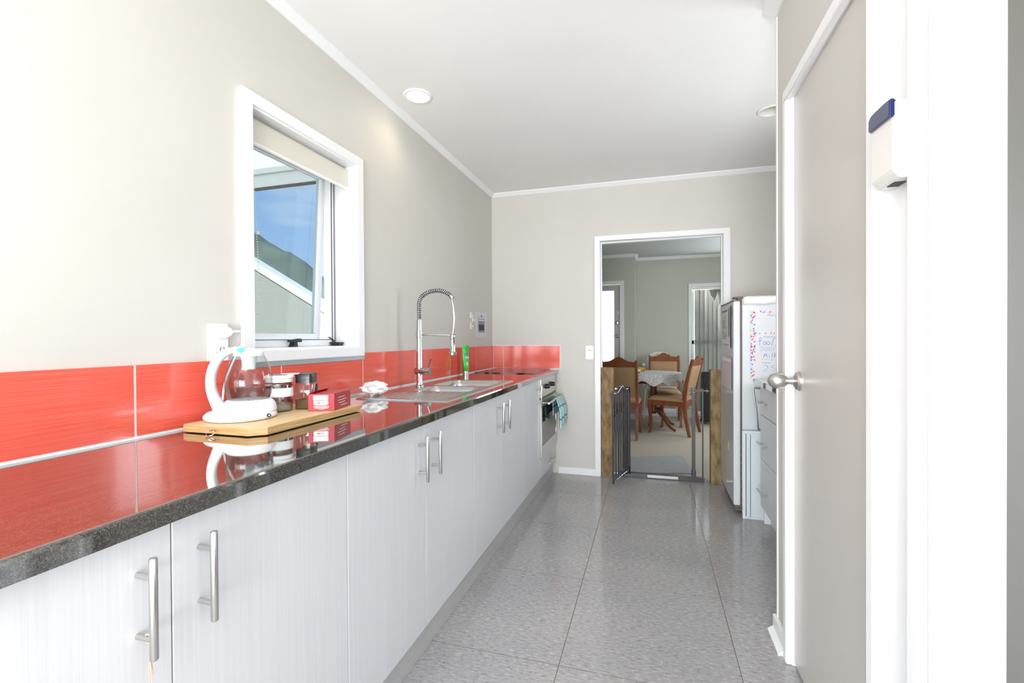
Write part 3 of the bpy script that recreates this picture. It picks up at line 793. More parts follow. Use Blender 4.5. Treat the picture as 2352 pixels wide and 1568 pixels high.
# ------------------------------------------------------------------ faucet
FX, FY = .118, -1.575
fa = thing('kitchen_faucet', 'tall chrome spring-neck pull-down faucet standing on the sink rim', 'faucet', (FX, FY, zs))
mb = MB().lathe([(0, zs), (.024, zs), (.024, zs+.006), (.0185, zs+.010), (.0155, zs+.02), (.0155, 1.145), (.0175, 1.147), (.0175, 1.182), (.0150, 1.185), (.0140, 1.245), (.0, 1.246)], (FX, FY, 0), 'z', 24)
mb.build('body', 'chrome', fa, smooth=.5)
dirx = Vector((.985, .17, 0)).normalized()
RE = .187
def FP(s, z): return Vector((FX, FY, z)) + dirx*s
# arc path of the hose
path = []
for i in range(41):
    t_ = i/40
    if t_ < .25: path.append(FP(0, 1.24+.09*t_/.25*1.0))
    else:
        a = PI - (t_-.25)/.75*PI*.83
        path.append(FP(.098+.098*math.cos(a), 1.33+.072*math.sin(a)*1.0))
hp = path[-1]
low = [hp, FP(RE+.004, 1.315), FP(RE+.008, 1.25), FP(RE+.006, 1.20), FP(RE, 1.160)]
hose = path + low[1:]
MB().tube(path, .0085, 10).build('inner_hose', 'black', fa, smooth=.7)
MB().tube([path[-2]]+low, .0055, 10).build('hose', 'steel', fa, smooth=.7)
# spring coil around the arc
def along(pts, t):
    ds = [0]
    for a, b in zip(pts[:-1], pts[1:]): ds.append(ds[-1]+(b-a).length)
    s = t*ds[-1]
    for i in range(len(pts)-1):
        if s <= ds[i+1] or i == len(pts)-2:
            k = (s-ds[i])/max(1e-9, ds[i+1]-ds[i]); return pts[i].lerp(pts[i+1], k), (pts[i+1]-pts[i]).normalized()
side = dirx.cross(Vector((0, 0, 1)))
coil = []; turns = 32; n_ = turns*14
for i in range(n_+1):
    p, d = along(path, i/n_); q = side.cross(d).normalized(); a = 2*PI*turns*i/n_
    coil.append(p + (side*math.cos(a)+q*math.sin(a))*.0125)
MB().tube(coil, .0024, 7).build('spring', 'chrome', fa, smooth=.9)
mb = MB().tube([path[-1]-(path[-1]-path[-2]).normalized()*.006, path[-1], path[-1]+(path[-1]-path[-2]).normalized()*.012], [.0125, .0125, .0115], 16); mb.build('collar', 'chrome', fa, smooth=.5)
MB().tube([FP(.014, 1.163), FP(RE-.012, 1.158)], .0045, 12).build('support_arm', 'chrome', fa, smooth=.6)
e = FP(RE, 0)
MB().lathe([(0, 1.166), (.010, 1.166), (.013, 1.160), (.0145, 1.150), (.0125, 1.140), (.0135, 1.075), (.0145, 1.070), (.021, 1.064), (.021, 1.052), (.017, 1.049), (0, 1.049)], (e.x, e.y, 0), 'z', 22).build('spray_head', 'chrome', fa, smooth=.5)
ld = Vector((.93, -.05, 0)).normalized()
c0 = Vector((FX, FY, .963))
mb = MB().tube([c0-ld*.024, c0-ld*.022, c0+ld*.038, c0+ld*.040, c0+ld*.041, c0+ld*.062, c0+ld*.064], [.0175, .0185, .0185, .016, .0185, .0185, .017], 20)
lev = mb.build('valve', 'chrome', fa, smooth=.5)
MB().tube([c0+ld*.052+Vector((0, 0, .015)), c0+ld*.060+Vector((0, 0, .038)), c0+ld*.071+Vector((0, 0, .068))], [.0045, .004, .0042], 10).build('lever', 'chrome', lev, smooth=.6)

# ------------------------------------------------------------------ things on the bench
cb = thing('chopping_board', 'bamboo chopping board on the benchtop carrying the kettle and jars', 'chopping board', (.18, -2.63, ZC))
bx0, bx1, by0, by1, bz0, bz1 = .046, .322, -2.868, -2.400, ZC+.003, .900
poly = [(bx0, by0+.004), (bx0+.02, by0), (bx1-.035, by0-.004), (bx1, by0+.028), (bx1-.006, by1-.006), (bx1-.012, by1), (bx0, by1)]
mb = MB(); k = len(poly)
mb.cur = 1; mb.prism(poly, 'z', bz0, bz1-.0012)
mb.cur = 0; mb.prism([(p[0]*.985+.184*.015, p[1]*.992+-2.63*.008) for p in poly], 'z', bz1-.0013, bz1)
mb.build('board', ['board', 'boardedge'], cb, merge=False)
mb = MB()
for fx_, fy_ in ((.07, -2.84), (.29, -2.82), (.07, -2.43), (.29, -2.43)): MB().cyl((fx_, fy_, ZC+.0003), .006, .0029, n=10).build('foot', 'black', cb)
mb = MB().tube([(.171+.014*math.cos(a), -2.884+.008*math.sin(a), ZC+.0085+.0062*math.sin(a)) for a in [2*PI*i/20 for i in range(20)]], .0012, 6, closed=True)
mb.build('hanging_ring', 'chrome', cb)

# kettle
KX, KY_ = .126, -2.742
kt = thing('kettle', 'white cordless kettle with a clear glass jug standing on the chopping board', 'kettle', (KX, KY_, .9))
rgt = Vector((.735, .678, 0)); vw = Vector((-.678, .735, 0))
def KP(a, b, z): return Vector((KX, KY_, z)) + rgt*a + vw*b       # a = to the viewer's right, b = away
def klathe(prof, a, n=36, close=False):
    c = KP(a, 0, 0); return MB().lathe(prof, (c.x, c.y, 0), 'z', n, close=close)
klathe([(0, .900), (.080, .900), (.094, .902), (.0995, .908), (.0985, .915), (.092, .922), (.083, .926), (0, .926)], 0).build('power_base', 'white', kt, smooth=.6)
JA = .022
klathe([(0, .922), (.076, .922), (.0765, .930), (.074, .940), (.068, .950), (.062, .956), (.058, .958), (0, .958)], JA).build('heating_plate', 'white', kt, smooth=.6)
klathe([(.056, .957), (.0635, .975), (.0665, 1.000), (.065, 1.030), (.058, 1.060), (.047, 1.085), (.040, 1.095), (.0385, 1.0955), (.0455, 1.083), (.0565, 1.059), (.0635, 1.030), (.065, 1.0), (.062, .976), (.0545, .9575)], JA, 40, True).build('glass_jug', 'clear', kt, smooth=1.2)
klathe([(0, .958), (.0545, .958), (.0615, .975), (.0645, .998), (.0, .998)], JA, 40).build('water', 'water', kt, smooth=.8)
klathe([(0, 1.091), (.0415, 1.091), (.0425, 1.096), (.042, 1.104), (.034, 1.112), (.0, 1.116)], JA).build('lid', 'white', kt, smooth=.6)
klathe([(0, 1.05), (.018, 1.05), (.020, 1.075), (.024, 1.091), (0, 1.091)], JA, 20).build('infuser_neck', 'white', kt, smooth=.6)
# curved handle: wide flat strap swept from base to lid
pts = [(-.050, .918), (-.060, .945), (-.073, .972), (-.080, 1.005), (-.078, 1.040), (-.067, 1.073), (-.046, 1.100), (-.016, 1.113), (.020, 1.114)]
mb = MB(); ring = []
wds = [.036, .033, .029, .026, .025, .025, .026, .026, .024]; ths = [.020, .017, .0145, .0135, .0135, .014, .013, .009, .006]
for i, ((a, z), wd, th) in enumerate(zip(pts, wds, ths)):
    p0 = pts[max(0, i-1)]; p1 = pts[min(len(pts)-1, i+1)]; d = Vector((p1[0]-p0[0], p1[1]-p0[1])).normalized(); nrm = Vector((-d.y, d.x))
    for j in range(12):
        t_ = 2*PI*j/12; cx_, sx_ = math.cos(t_), math.sin(t_)
        e1 = math.copysign(abs(cx_)**.6, cx_)*wd; e2 = math.copysign(abs(sx_)**.6, sx_)*th
        ring.append(KP(a+nrm.x*e2, e1, z+nrm.y*e2))
k = len(pts)
mb.add(ring, [(i*12+j, i*12+(j+1) % 12, (i+1)*12+(j+1) % 12, (i+1)*12+j) for i in range(k-1) for j in range(12)] + [tuple(range(12)), tuple(range((k-1)*12, k*12))])
mb.build('handle', 'white', kt, smooth=1.2, sub=1)
mb = MB(); q = [KP(-.012, -.022, 1.108), KP(.012, -.024, 1.110), KP(.004, -.028, 1.096), KP(.020, -.020, 1.122)]
q = [KP(-.010, -.040, 1.112), KP(.0165, -.040, 1.1195), KP(.004, -.044, 1.099), KP(.0, -.028, 1.110)]
mb.add(q, [(0, 1, 2), (0, 3, 1), (1, 3, 2), (0, 2, 3)]); mb.build('lid_lever', 'teal', kt, label='teal lid release lever')
mb = MB().tube([KP(-.060+.0*i, -.0235, .930+.010*i) for i in range(2)], .004, 8); mb.build('switch', 'white', kt)
# oval maker's mark on the base front
ca = math.radians(-40); c = KP(.1005*math.cos(ca), .1005*math.sin(ca), .9120)
nrm = (KP(math.cos(ca), math.sin(ca), 0)-KP(0, 0, 0)).normalized(); tx = Vector((-nrm.y, nrm.x, 0)); nrm = (nrm*.92+Vector((0, 0, .35))).normalized(); tz = nrm.cross(tx)
mb = MB(); mb.add([c+nrm*.0006+tx*math.cos(2*PI*i/24)*.0088+tz*math.sin(2*PI*i/24)*.0062 for i in range(24)], [tuple(range(24))]); mk = mb.build('maker_mark', 'ink', kt)
text_mb('tti', .0075, c+nrm*.0008, tx, tz, .0004, .0004).build('mark_letters', 'white', mk)

# sugar jar
SJ = Vector((.128, -2.590, 0))
sj = thing('storage_jar', 'round glass sugar jar with a white clip lid beside the kettle', 'jar', (SJ.x, SJ.y, .9))
MB().lathe([(0, .900), (.036, .900), (.041, .905), (.0425, .930), (.041, .990), (.037, .997), (.0355, .997), (.0395, .989), (.041, .930), (.0395, .906), (.035, .9015), (0, .9015)], SJ, 'z', 32).build('glass_body', 'jarglass', sj, smooth=.8)
MB().lathe([(0, .9025), (.035, .9025), (.039, .907), (.0402, .922), (.030, .926), (0, .924)], SJ, 'z', 28).build('sugar', 'sugar', sj, smooth=.6)
MB().lathe([(.0424, .950), (.0432, .950), (.0424, .979), (.0416, .979)], SJ, 'z', 32, close=True).build('white_band', 'white', sj, smooth=.6)
lid = MB().lathe([(0, 1.0), (.043, .998), (.0435, 1.010), (.046, 1.012), (.046, 1.017), (.042, 1.021), (0, 1.0215)], SJ, 'z', 32).build('lid', 'white', sj, smooth=.6)
p = SJ+vw*.0+rgt*.0
MB().box(-.030, .030, -.006, .006, 1.0215, 1.0255).xf(Matrix.Translation(SJ)@Matrix.Rotation(math.radians(43), 4, 'Z')@Matrix.Translation(Vector((.034, 0, 0)))).build('clip', 'white', lid, bevel=.002)
MB().lathe([(0, 1.0218), (.026, 1.0218), (.024, 1.0235), (0, 1.0240)], SJ, 'z', 24).build('lid_inset', 'grey_print', lid)

# coffee jar
CJ = Vector((.180, -2.522, 0)); rot = Matrix.Translation(CJ)@Matrix.Rotation(math.radians(17), 4, 'Z')
cj = thing('coffee_jar', 'square glass instant coffee jar with a black lid behind the red carton', 'jar', (CJ.x, CJ.y, .9))
def sq(h, z, r=.008):
    pts = []
    for cx_, cy_, a0 in ((h-r, h-r, 0), (-h+r, h-r, PI/2), (-h+r, -h+r, PI), (h-r, -h+r, 1.5*PI)):
        for i in range(4): a = a0+PI/2*i/3; pts.append((cx_+r*math.cos(a), cy_+r*math.sin(a), z))
    return pts
def sqloft(levels):
    mb = MB(); vs = []
    for h, z in levels: vs += sq(h, z)
    k = 16
    mb.add(vs, [(i*k+j, i*k+(j+1) % k, (i+1)*k+(j+1) % k, (i+1)*k+j) for i in range(len(levels)-1) for j in range(k)] + [tuple(range(k)), tuple(range((len(levels)-1)*k, len(levels)*k))])
    return mb.xf(rot)
sqloft([(.027, .900), (.029, .903), (.029, .985), (.026, .992)]).build('glass_body', 'jarglass', cj, smooth=.6)
sqloft([(.0265, .902), (.0275, .904), (.0275, .932)]).build('coffee', 'coffee', cj)
sqloft([(.028, .991), (.0275, 1.004), (.029, 1.021), (.028, 1.023)]).build('lid', 'black', cj, smooth=.6)
mb = MB().prism([(-.022, .925), (.022, .925), (.022, .985), (-.004, .985)], 'x', .0293, .0298).xf(rot); mb.build('paper_label', 'pink_note', cj)
mb = MB().prism([(-.012, .948), (.022, .938), (.022, .985), (.004, .985)], 'x', .0298, .0303).xf(rot); mb.build('paper_label', 'ink', cj)
mb = MB().box(.0298, .0304, -.012, .022, .930, .940).xf(rot); mb.build('paper_label', 'teal', cj)

# red tea carton
P0, P1 = Vector((.2375, -2.582, 0)), Vector((.3115, -2.544, 0)); P3 = P0 + Vector((-.030, .129, 0)); P2 = P1 + Vector((-.030, .129, 0))
tb = thing('tea_carton', 'open red cardboard tea carton with a white barcode panel on the chopping board', 'carton', ((P0.x+P2.x)/2, (P0.y+P2.y)/2, .9))
hgt = .058
mb = MB().prism([(P0.x, P0.y), (P1.x, P1.y), (P2.x, P2.y), (P3.x, P3.y)], 'z', .9003, .9+hgt); mb.build('carton', 'red', tb, bevel=.0006, seg=1)
ux = (P1-P0).normalized(); nn = Vector((ux.y, -ux.x, 0)); vx = (P2-P1).normalized(); vn = Vector((vx.y, -vx.x, 0))
def face(o, u_, a0, a1, z0, z1, m_, nme, off=.0006, nrm_=None):
    nv = nrm_
    mb = MB(); mb.add([o+u_*a0+nv*off+Vector((0,0,z0)), o+u_*a1+nv*off+Vector((0,0,z0)), o+u_*a1+nv*off+Vector((0,0,z1)), o+u_*a0+nv*off+Vector((0,0,z1))], [(0,1,2,3)])
    return mb.build(nme, m_, tb)
face(P0, ux, .016, .063, .937, .953, 'white', 'white_panel', nrm_=nn); bc = face(P0, ux, .017, .063, .921, .935, 'white', 'barcode', nrm_=nn)
mb = MB(); xx = .028
random.seed(5)
while xx < .052:
    wdt = random.choice([.0006, .0011, .0016]); mb.add([P0+ux*(xx+d)+nn*.0009+Vector((0,0,z)) for d, z in ((0, .924), (wdt, .924), (wdt, .931), (0, .931))], [(0,1,2,3)]); xx += wdt+random.choice([.0006, .001, .0014])
mb.build('bars', 'ink', bc)
mb = MB()
for i, (a0, a1) in enumerate(((.022, .058), (.016, .066), (.018, .065), (.020, .062), (.032, .052))):
    z = .9175-.0028*i
    mb.add([P0+ux*a+nn*.0007+Vector((0,0,zz_)) for a, zz_ in ((a0, z), (a1, z), (a1, z+.0012), (a0, z+.0012))], [(0,1,2,3)])
for i, (a0, a1) in enumerate(((.03, .080), (.024, .094), (.034, .084), (.05, .10))):
    z = .940-.0095*i
    mb.add([P1+vx*a+vn*.0007+Vector((0,0,zz_)) for a, zz_ in ((a0, z), (a1, z), (a1, z+.0022), (a0, z+.0022))], [(0,1,2,3)])
mb.build('printed_lines', 'light_mauve', tb, kind='stuff')
mb = MB(); q = [P0+Vector((0,0,.958)), P3+Vector((0,0,.958)), P3+Vector((-.002,.006,.966))+ux*.012, P0+Vector((0,0,.965))+ux*.012+vx*.03]
mb.add(q, [(0,1,2,3)]); mb.build('torn_flap', 'red', tb, solid=.0006)

# crumpled tissue on the draining board
bm = bmesh.new(); bmesh.ops.create_icosphere(bm, subdivisions=4, radius=1)
random.seed(11)
from mathutils import noise as mnoise
for v in bm.verts:
    n_ = v.co.normalized(); f = 1 + .50*mnoise.noise(n_*2.1+Vector((3, 1, 7))) + .32*abs(mnoise.noise(n_*5.3))
    v.co = Vector((n_.x*.036*f, n_.y*.064*f, n_.z*.027*f))
zmin = min(v.co.z for v in bm.verts)
for v in bm.verts: v.co.z -= zmin
me = bpy.data.meshes.new('tissue'); bm.to_mesh(me); bm.free(); me.materials.append(M['tissue'])
o = bpy.data.objects.new('tissue', me); COL.objects.link(o); o.location = (.118, -2.005, zs-.001); o.rotation_euler = (0, 0, -.3)
tag(o, 'crumpled white tissue left on the draining board by the red tiles', 'tissue')

# green tube standing on its cap
GT = Vector((.070, -.792, ZC))
gt = thing('cream_tube', 'bright green squeeze tube standing on its silver cap against the red tiles', 'tube', GT)
fdir = Vector((.83, -.55, 0)).normalized(); sdir = Vector((.55, .83, 0)).normalized()
mb = MB(); vs = []; lv = [(.020, .020, .032), (.0215, .0205, .036), (.024, .0185, .08), (.0265, .013, .14), (.0285, .005, .195), (.029, .0012, .203), (.029, .0010, .216)]
for a, b, z in lv:
    vs += [GT + sdir*a*math.cos(2*PI*j/24) + fdir*b*math.sin(2*PI*j/24) + Vector((0, 0, z)) for j in range(24)]
mb.add(vs, [(i*24+j, i*24+(j+1) % 24, (i+1)*24+(j+1) % 24, (i+1)*24+j) for i in range(len(lv)-1) for j in range(24)] + [tuple(range(24)), tuple(range((len(lv)-1)*24, len(lv)*24))])
mb.build('tube_body', 'green', gt, smooth=.8)
MB().lathe([(0, 0), (.0205, 0), (.0212, .003), (.0205, .032), (0, .0325)], GT, 'z', 24).build('cap', 'steel', gt, smooth=.5)
def on_tube(s, z, w_, h_, m_, nme, fo):
    mb = MB(); c = GT+fdir*fo+sdir*s+Vector((0, 0, z)); mb.add([c-sdir*w_, c+sdir*w_, c+sdir*w_+Vector((0,0,h_)), c-sdir*w_+Vector((0,0,h_))], [(0,1,2,3)]); return mb.build(nme, m_, gt)
on_tube(.002, .148, .014, .014, 'print_blue', 'logo_patch', .0135); on_tube(.0, .122, .017, .012, 'print_aqua', 'label_patch', .0175)
MB().lathe([(0, -.019), (.009, -.012), (.011, 0), (.008, .012), (0, .018)], GT+fdir*.0165+Vector((0, 0, .082)), 'z', 14, sx=1., sy=1.).build('leaf_print', 'print_green', gt, smooth=1.)

# ------------------------------------------------------------------ wall fittings
def outlet(name, label, oy, oz, w_, h_, cat='power socket'):
    t = thing(name, label, cat, (.0, oy, oz-h_/2))
    BX(0, .009, oy-w_/2, oy+w_/2, oz-h_/2, oz+h_/2).build('plate', 'white', t, bevel=.003, seg=3)
    return t
ps = outlet('power_socket', 'white double power socket with a plug beside the kitchen window', -2.714, 1.132, .074, .122)
for z in (1.162, 1.102):
    BX(.009, .0115, -2.742, -2.726, z-.016, z+.012).build('rocker_switch', 'white', ps, bevel=.001)
mb = MB()
for dy, a in ((-.0065, .35), (.0065, -.35)):
    mb.add([(.0095, -2.702+dy+s*math.sin(a)*.006+t_*.0012, 1.112+s*.006) for s, t_ in ((-1, -1), (-1, 1), (1, 1), (1, -1))], [(0, 1, 2, 3)])
mb.add([(.0095, -2.702+t_*.0010, 1.097+s*.005) for s, t_ in ((-1, -1), (-1, 1), (1, 1), (1, -1))], [(0, 1, 2, 3)])
mb.build('pin_holes', 'ink', ps)
pl = thing('plug', 'white plug and cable pushed into the socket beside the window', 'plug', (.02, -2.70, 1.14))
MB().lathe([(0, .0115), (.020, .0115), (.021, .016), (.016, .034), (.010, .040), (0, .041)], (0, -2.700, 1.165), 'x', 22).build('plug_body', 'white', pl, smooth=.6)
cable = [(.035, -2.695, 1.166), (.045, -2.672, 1.168), (.047, -2.656, 1.162), (.045, -2.657, 1.135), (.040, -2.672, 1.10), (.034, -2.69, 1.06), (.028, -2.708, 1.01), (.026, -2.716, .965), (.026, -2.715, .93), (.03, -2.70, .912)]
cp_ = [Vector(p) for p in cable]; sm = []
for i in range(len(cp_)-1):
    p0, p1, p2, p3 = cp_[max(0, i-1)], cp_[i], cp_[i+1], cp_[min(len(cp_)-1, i+2)]
    for s in range(5):
        t_ = s/5; sm.append(.5*((2*p1)+(p2-p0)*t_+(2*p0-5*p1+4*p2-p3)*t_*t_+(3*p1-p0-3*p2+p3)*t_**3))
MB().tube(sm+[cp_[-1]], .0032, 8).build('cable', 'white', pl, smooth=1.)
# hooks and notice near the corner
for y, z, hh, lab in ((-.512, 1.318, .044, 'upper small cream wall hook left of the paper notice'), (-.470, 1.285, .034, 'middle small cream wall hook beside the paper notice'), (-.508, 1.237, .052, 'lower small cream wall hook left of the paper notice')):
    t = thing('wall_hook', lab, 'hook', (.004, y, z-hh/2), 'cream hooks by the paper notice')
    BX(0, .006, y-.020, y+.020, z-hh/2, z+hh/2).build('pad', 'cream', t, bevel=.002)
    MB().tube([(.006, y, z-.002), (.016, y, z-.008), (.020, y, z-.004), (.020, y, z+.004)], .003, 8).build('hook', 'cream', t, smooth=.8)
nt_ = thing('paper_notice', 'white paper sheet with a grey printed oven picture taped near the corner', 'notice', (.001, -.28, 1.145))
mb = MB().grid(lambda u, v: (.0015+.003*math.sin(u*PI)*math.sin(v*3), -.420+.262*u+.004*math.sin(v*7), 1.148+.205*v+.003*math.sin(u*9)), 12, 10); mb.build('sheet', 'paper', nt_, solid=.0005)
for (y0, y1, z0, z1, m_, dx) in ((-.372, -.205, 1.183, 1.322, 'pale_print', .0052), (-.360, -.217, 1.190, 1.297, 'grey_print', .0056), (-.352, -.225, 1.283, 1.290, 'white', .0060), (-.350, -.228, 1.206, 1.252, 'ink', .0058), (-.300, -.280, 1.316, 1.328, 'ink', .0060)):
    BX(dx-.0004, dx, y0, y1, z0, z1).build('printed_picture', m_, nt_)
# light switch by doorway
ls = thing('light_switch', 'white wall light switch beside the dining doorway', 'switch', (.85, -.004, .96))
BX(.818, .882, -.008, 0, .961, 1.073).build('plate', 'white', ls, bevel=.003, seg=3)
BX(.842, .858, -.0105, -.008, .990, 1.012).build('rocker_switch', 'white', ls, bevel=.001); BX(.840, .860, -.0092, -.008, 1.030, 1.045).build('badge', 'pale_print', ls)
# siren / alarm box
al = thing('alarm_box', 'white alarm siren box with a dark blue lens on the right door frame', 'alarm', (1.78, -2.815, 1.43))
ay0, ay1 = -2.858, -2.772
mb = MB()
pf = [(1.795, 1.430), (1.768, 1.430), (1.757, 1.444), (1.757, 1.566), (1.761, 1.572), (1.795, 1.572)]
mb.prism(pf, 'y', ay0, ay1).build('housing', 'ivory', al, bevel=.002)
lp = [(ay0-.001, 1.5405), (ay0-.001, 1.5745), (ay0+.03, 1.5775)] + [(ay1-.022+.022*math.sin(PI/2*i/8), 1.578-.012*(1-math.cos(PI/2*i/8))) for i in range(9)] + [(ay1+.0005, 1.5455)]
MB().prism(lp, 'x', 1.7515, 1.762).build('lens', 'blue', al, bevel=.0025, seg=3)
BX(1.772, 1.790, -2.83, -2.80, 1.4285, 1.4303).build('speaker_slot', 'ink', al)

# ------------------------------------------------------------------ downlights
def downlight(c, label, on):
    t = thing('downlight', label, 'light', (c[0], c[1], H), 'recessed ceiling downlights')
    MB().lathe([(.056, H-.001), (.072, H), (.073, H-.004), (.068, H-.008), (.058, H-.007), (.0545, H-.001)], (c[0], c[1], 0), 'z', 40, close=True).build('ring', 'white', t, smooth=.6)
    rf = MB()
    rf.lathe([(.0555, H-.003), (.050, H+.02), (.047, H+.09), (.046, H+.091), (.049, H+.02), (.0545, H-.003)], (c[0], c[1], 0), 'z', 36, close=True)
    rf.lathe([(0, H+.092), (.047, H+.092), (.047, H+.0935), (0, H+.0935)], (c[0], c[1], 0), 'z', 36)
    rf.build('reflector', 'cream', t, smooth=.6)
    if on:
        MB().lathe([(0, H-.004), (.052, H-.004), (.0535, H-.001), (0, H+.001)], (c[0], c[1], 0), 'z', 36).build('lit_lens', 'lamp', t)
        ld_ = bpy.data.lights.new('downlight_beam', 'SPOT'); ld_.energy = 3.5; ld_.color = (1, .86, .62); ld_.spot_size = 2.5; ld_.spot_blend = .9; ld_.shadow_soft_size = .05
        lo = bpy.data.objects.new('downlight_beam', ld_); COL.objects.link(lo); lo.parent = t; lo.location = (0, 0, -.012)
    else:
        MB().lathe([(0, H+.03), (.020, H+.032), (.030, H+.05), (.024, H+.075), (.014, H+.088), (0, H+.089)], (c[0], c[1], 0), 'z', 20).build('bulb', 'white', t, smooth=1.)
downlight(LA, 'lit round recessed downlight in the ceiling above the sink', True)
downlight(LB, 'unlit round recessed downlight half hidden behind the right wall', False)

# ------------------------------------------------------------------ safety gate
for x0, x1, lab in ((.940, 1.040, 'rough upright timber post at the left of the safety gate'), (1.778, 1.852, 'rough upright timber post at the right of the safety gate')):
    z1 = .893 if x0 < 1 else .886
    o = BX(x0, x1, .010, .098, 0, z1).build('timber_post', 'timber', bevel=.003); tag(o, lab, 'post', 'timber posts of the gate')
gt2 = thing('safety_gate', 'dark grey metal child safety gate standing open in the dining doorway', 'gate', (1.40, .05, 0))
gy = .055
mb = MB().box(1.075, 1.735, gy-.018, gy+.018, .002, .036); mb.build('bottom_bar', 'gate', gt2, bevel=.003)
BX(1.305, 1.540, gy-.0195, gy-.0182, .008, .030).build('warning_label', 'paper', gt2)
BX(1.41, 1.538, gy-.0202, gy-.0196, .010, .012).build('label_print', 'rust', gt2)
for (x, r_, z1) in ((1.656, .013, .735), (1.724, .006, .735), (1.128, .013, .735), (1.078, .006, .735)):
    mb = MB(); mb.box(x-r_, x+r_, gy-r_, gy+r_, .036, z1); mb.build('upright', 'gate', gt2, bevel=.003)
mb = MB().box(1.669, 1.730, gy-.009, gy+.009, .708, .727); mb.build('top_link', 'gate', gt2, bevel=.002)
mb = MB().box(1.072, 1.115, gy-.009, gy+.009, .708, .727); mb.build('top_link', 'gate', gt2, bevel=.002)
for x, z in ((1.656, .715), (1.656, .062), (1.128, .062)):
    b_ = BX(x-.017, x+.017, gy-.019, gy+.017, z-.022, z+.028).build('bracket', 'black', gt2, bevel=.003)
    mb = MB()
    for dz in (-.010, .016): mb.lathe([(0, gy-.023), (.004, gy-.022), (.005, gy-.019), (0, gy-.019)], (x, 0, z+dz), 'y', 10)
    mb.build('rivet', 'chrome', b_)
for x0, x1, z in ((1.730, 1.778, .717), (1.735, 1.778, .022), (1.040, 1.073, .717), (1.040, 1.076, .022)):
    s_ = 1 if x0 > 1.4 else -1
    mb = MB().tube([(x0, gy, z), (x1, gy, z)], .0045, 10)
    mid = (x0+x1)/2
    mb.tube([(mid-.004, gy, z), (mid+.004, gy, z)], .016, 14)
    mb.build('tension_bolt', 'chrome', gt2, smooth=.5)
# swung-open leaf
A = Vector((1.160, .040, 0)); B = Vector((1.064, -.345, 0)); dl = (B-A)
def LP(t_, z): return A + dl*t_ + Vector((0, 0, z))
lf = MB().tube([LP(0, .058), LP(1, .058)], .010, 8).build('leaf_rail', 'gatechrome', gt2, smooth=.8)
MB().tube([LP(t_, z) for t_, z in ((0, .722), (.08, .723), (.16, .722), (.28, .728), (.40, .748), (.50, .757), (.60, .748), (.72, .724), (.82, .716), (.92, .717), (1, .718))], .011, 10).build('leaf_top_rail', 'gatechrome', gt2, smooth=.9)
for i, t_ in enumerate((.0, .13, .27, .41, .55, .69, .84, 1.0)):
    zt = .715+ (.034*math.exp(-((t_-.5)/.16)**2))
    MB().tube([LP(t_, .060), LP(t_, zt)], .012 if t_ == 0 else (.009 if t_ == 1 else .006), 8).build('leaf_bar', 'gate', gt2, smooth=.9)
mb = MB().tube([LP(.02, .03), LP(.02, .09)], .015, 12).tube([LP(.02, .690), LP(.02, .742)], .015, 12); mb.build('hinge', 'black', gt2, smooth=.6)

# ------------------------------------------------------------------ fridge and alcove
fr = thing('refrigerator', 'white refrigerator with a silver door standing beside the dining doorway', 'fridge', (2.15, -.33, 0))
fy0_, fy1_ = -.612, -.045
BX(1.892, 2.50, fy0_, fy1_, .05, 1.385).build('body', 'fridge', fr, bevel=.004)
BX(1.880, 1.893, fy0_+.004, fy1_-.004, .055, 1.375).build('gasket', 'brown', fr)
dd = BX(1.843, 1.881, fy0_+.001, fy1_, .062, 1.368).build('door', 'fridge', fr, bevel=.003)
BX(1.8415, 1.8432, fy0_+.006, fy1_-.004, .066, 1.362).build('front_panel', 'fridgedoor', dd)
BX(1.8425, 1.8815, fy0_+.001, fy1_, 1.368, 1.376).build('top_trim', 'brown', dd)
BX(1.845, 1.90, fy0_+.002, fy1_, .045, .062).build('bottom_trim', 'brown', dd)
BX(1.846, 1.925, fy0_+.004, fy0_+.075, 1.386, 1.398).build('hinge', 'brown', fr, bevel=.002); BX(1.868, 1.90, fy0_+.01, fy0_+.055, 1.374, 1.387).build('hinge_pin', 'brown', fr)
BX(1.848, 1.905, fy0_-.004, fy0_+.03, .030, .046).build('hinge', 'brown', fr, bevel=.002)
for x, y in ((1.91, -.592), (1.91, -.07), (2.46, -.592), (2.46, -.07)): MB().cyl((x, y, 0), .014, .051, n=12).build('foot', 'rust', fr)
BX(1.8400, 1.8414, -.580, -.562, 1.275, 1.325).build('badge', 'brown', dd)
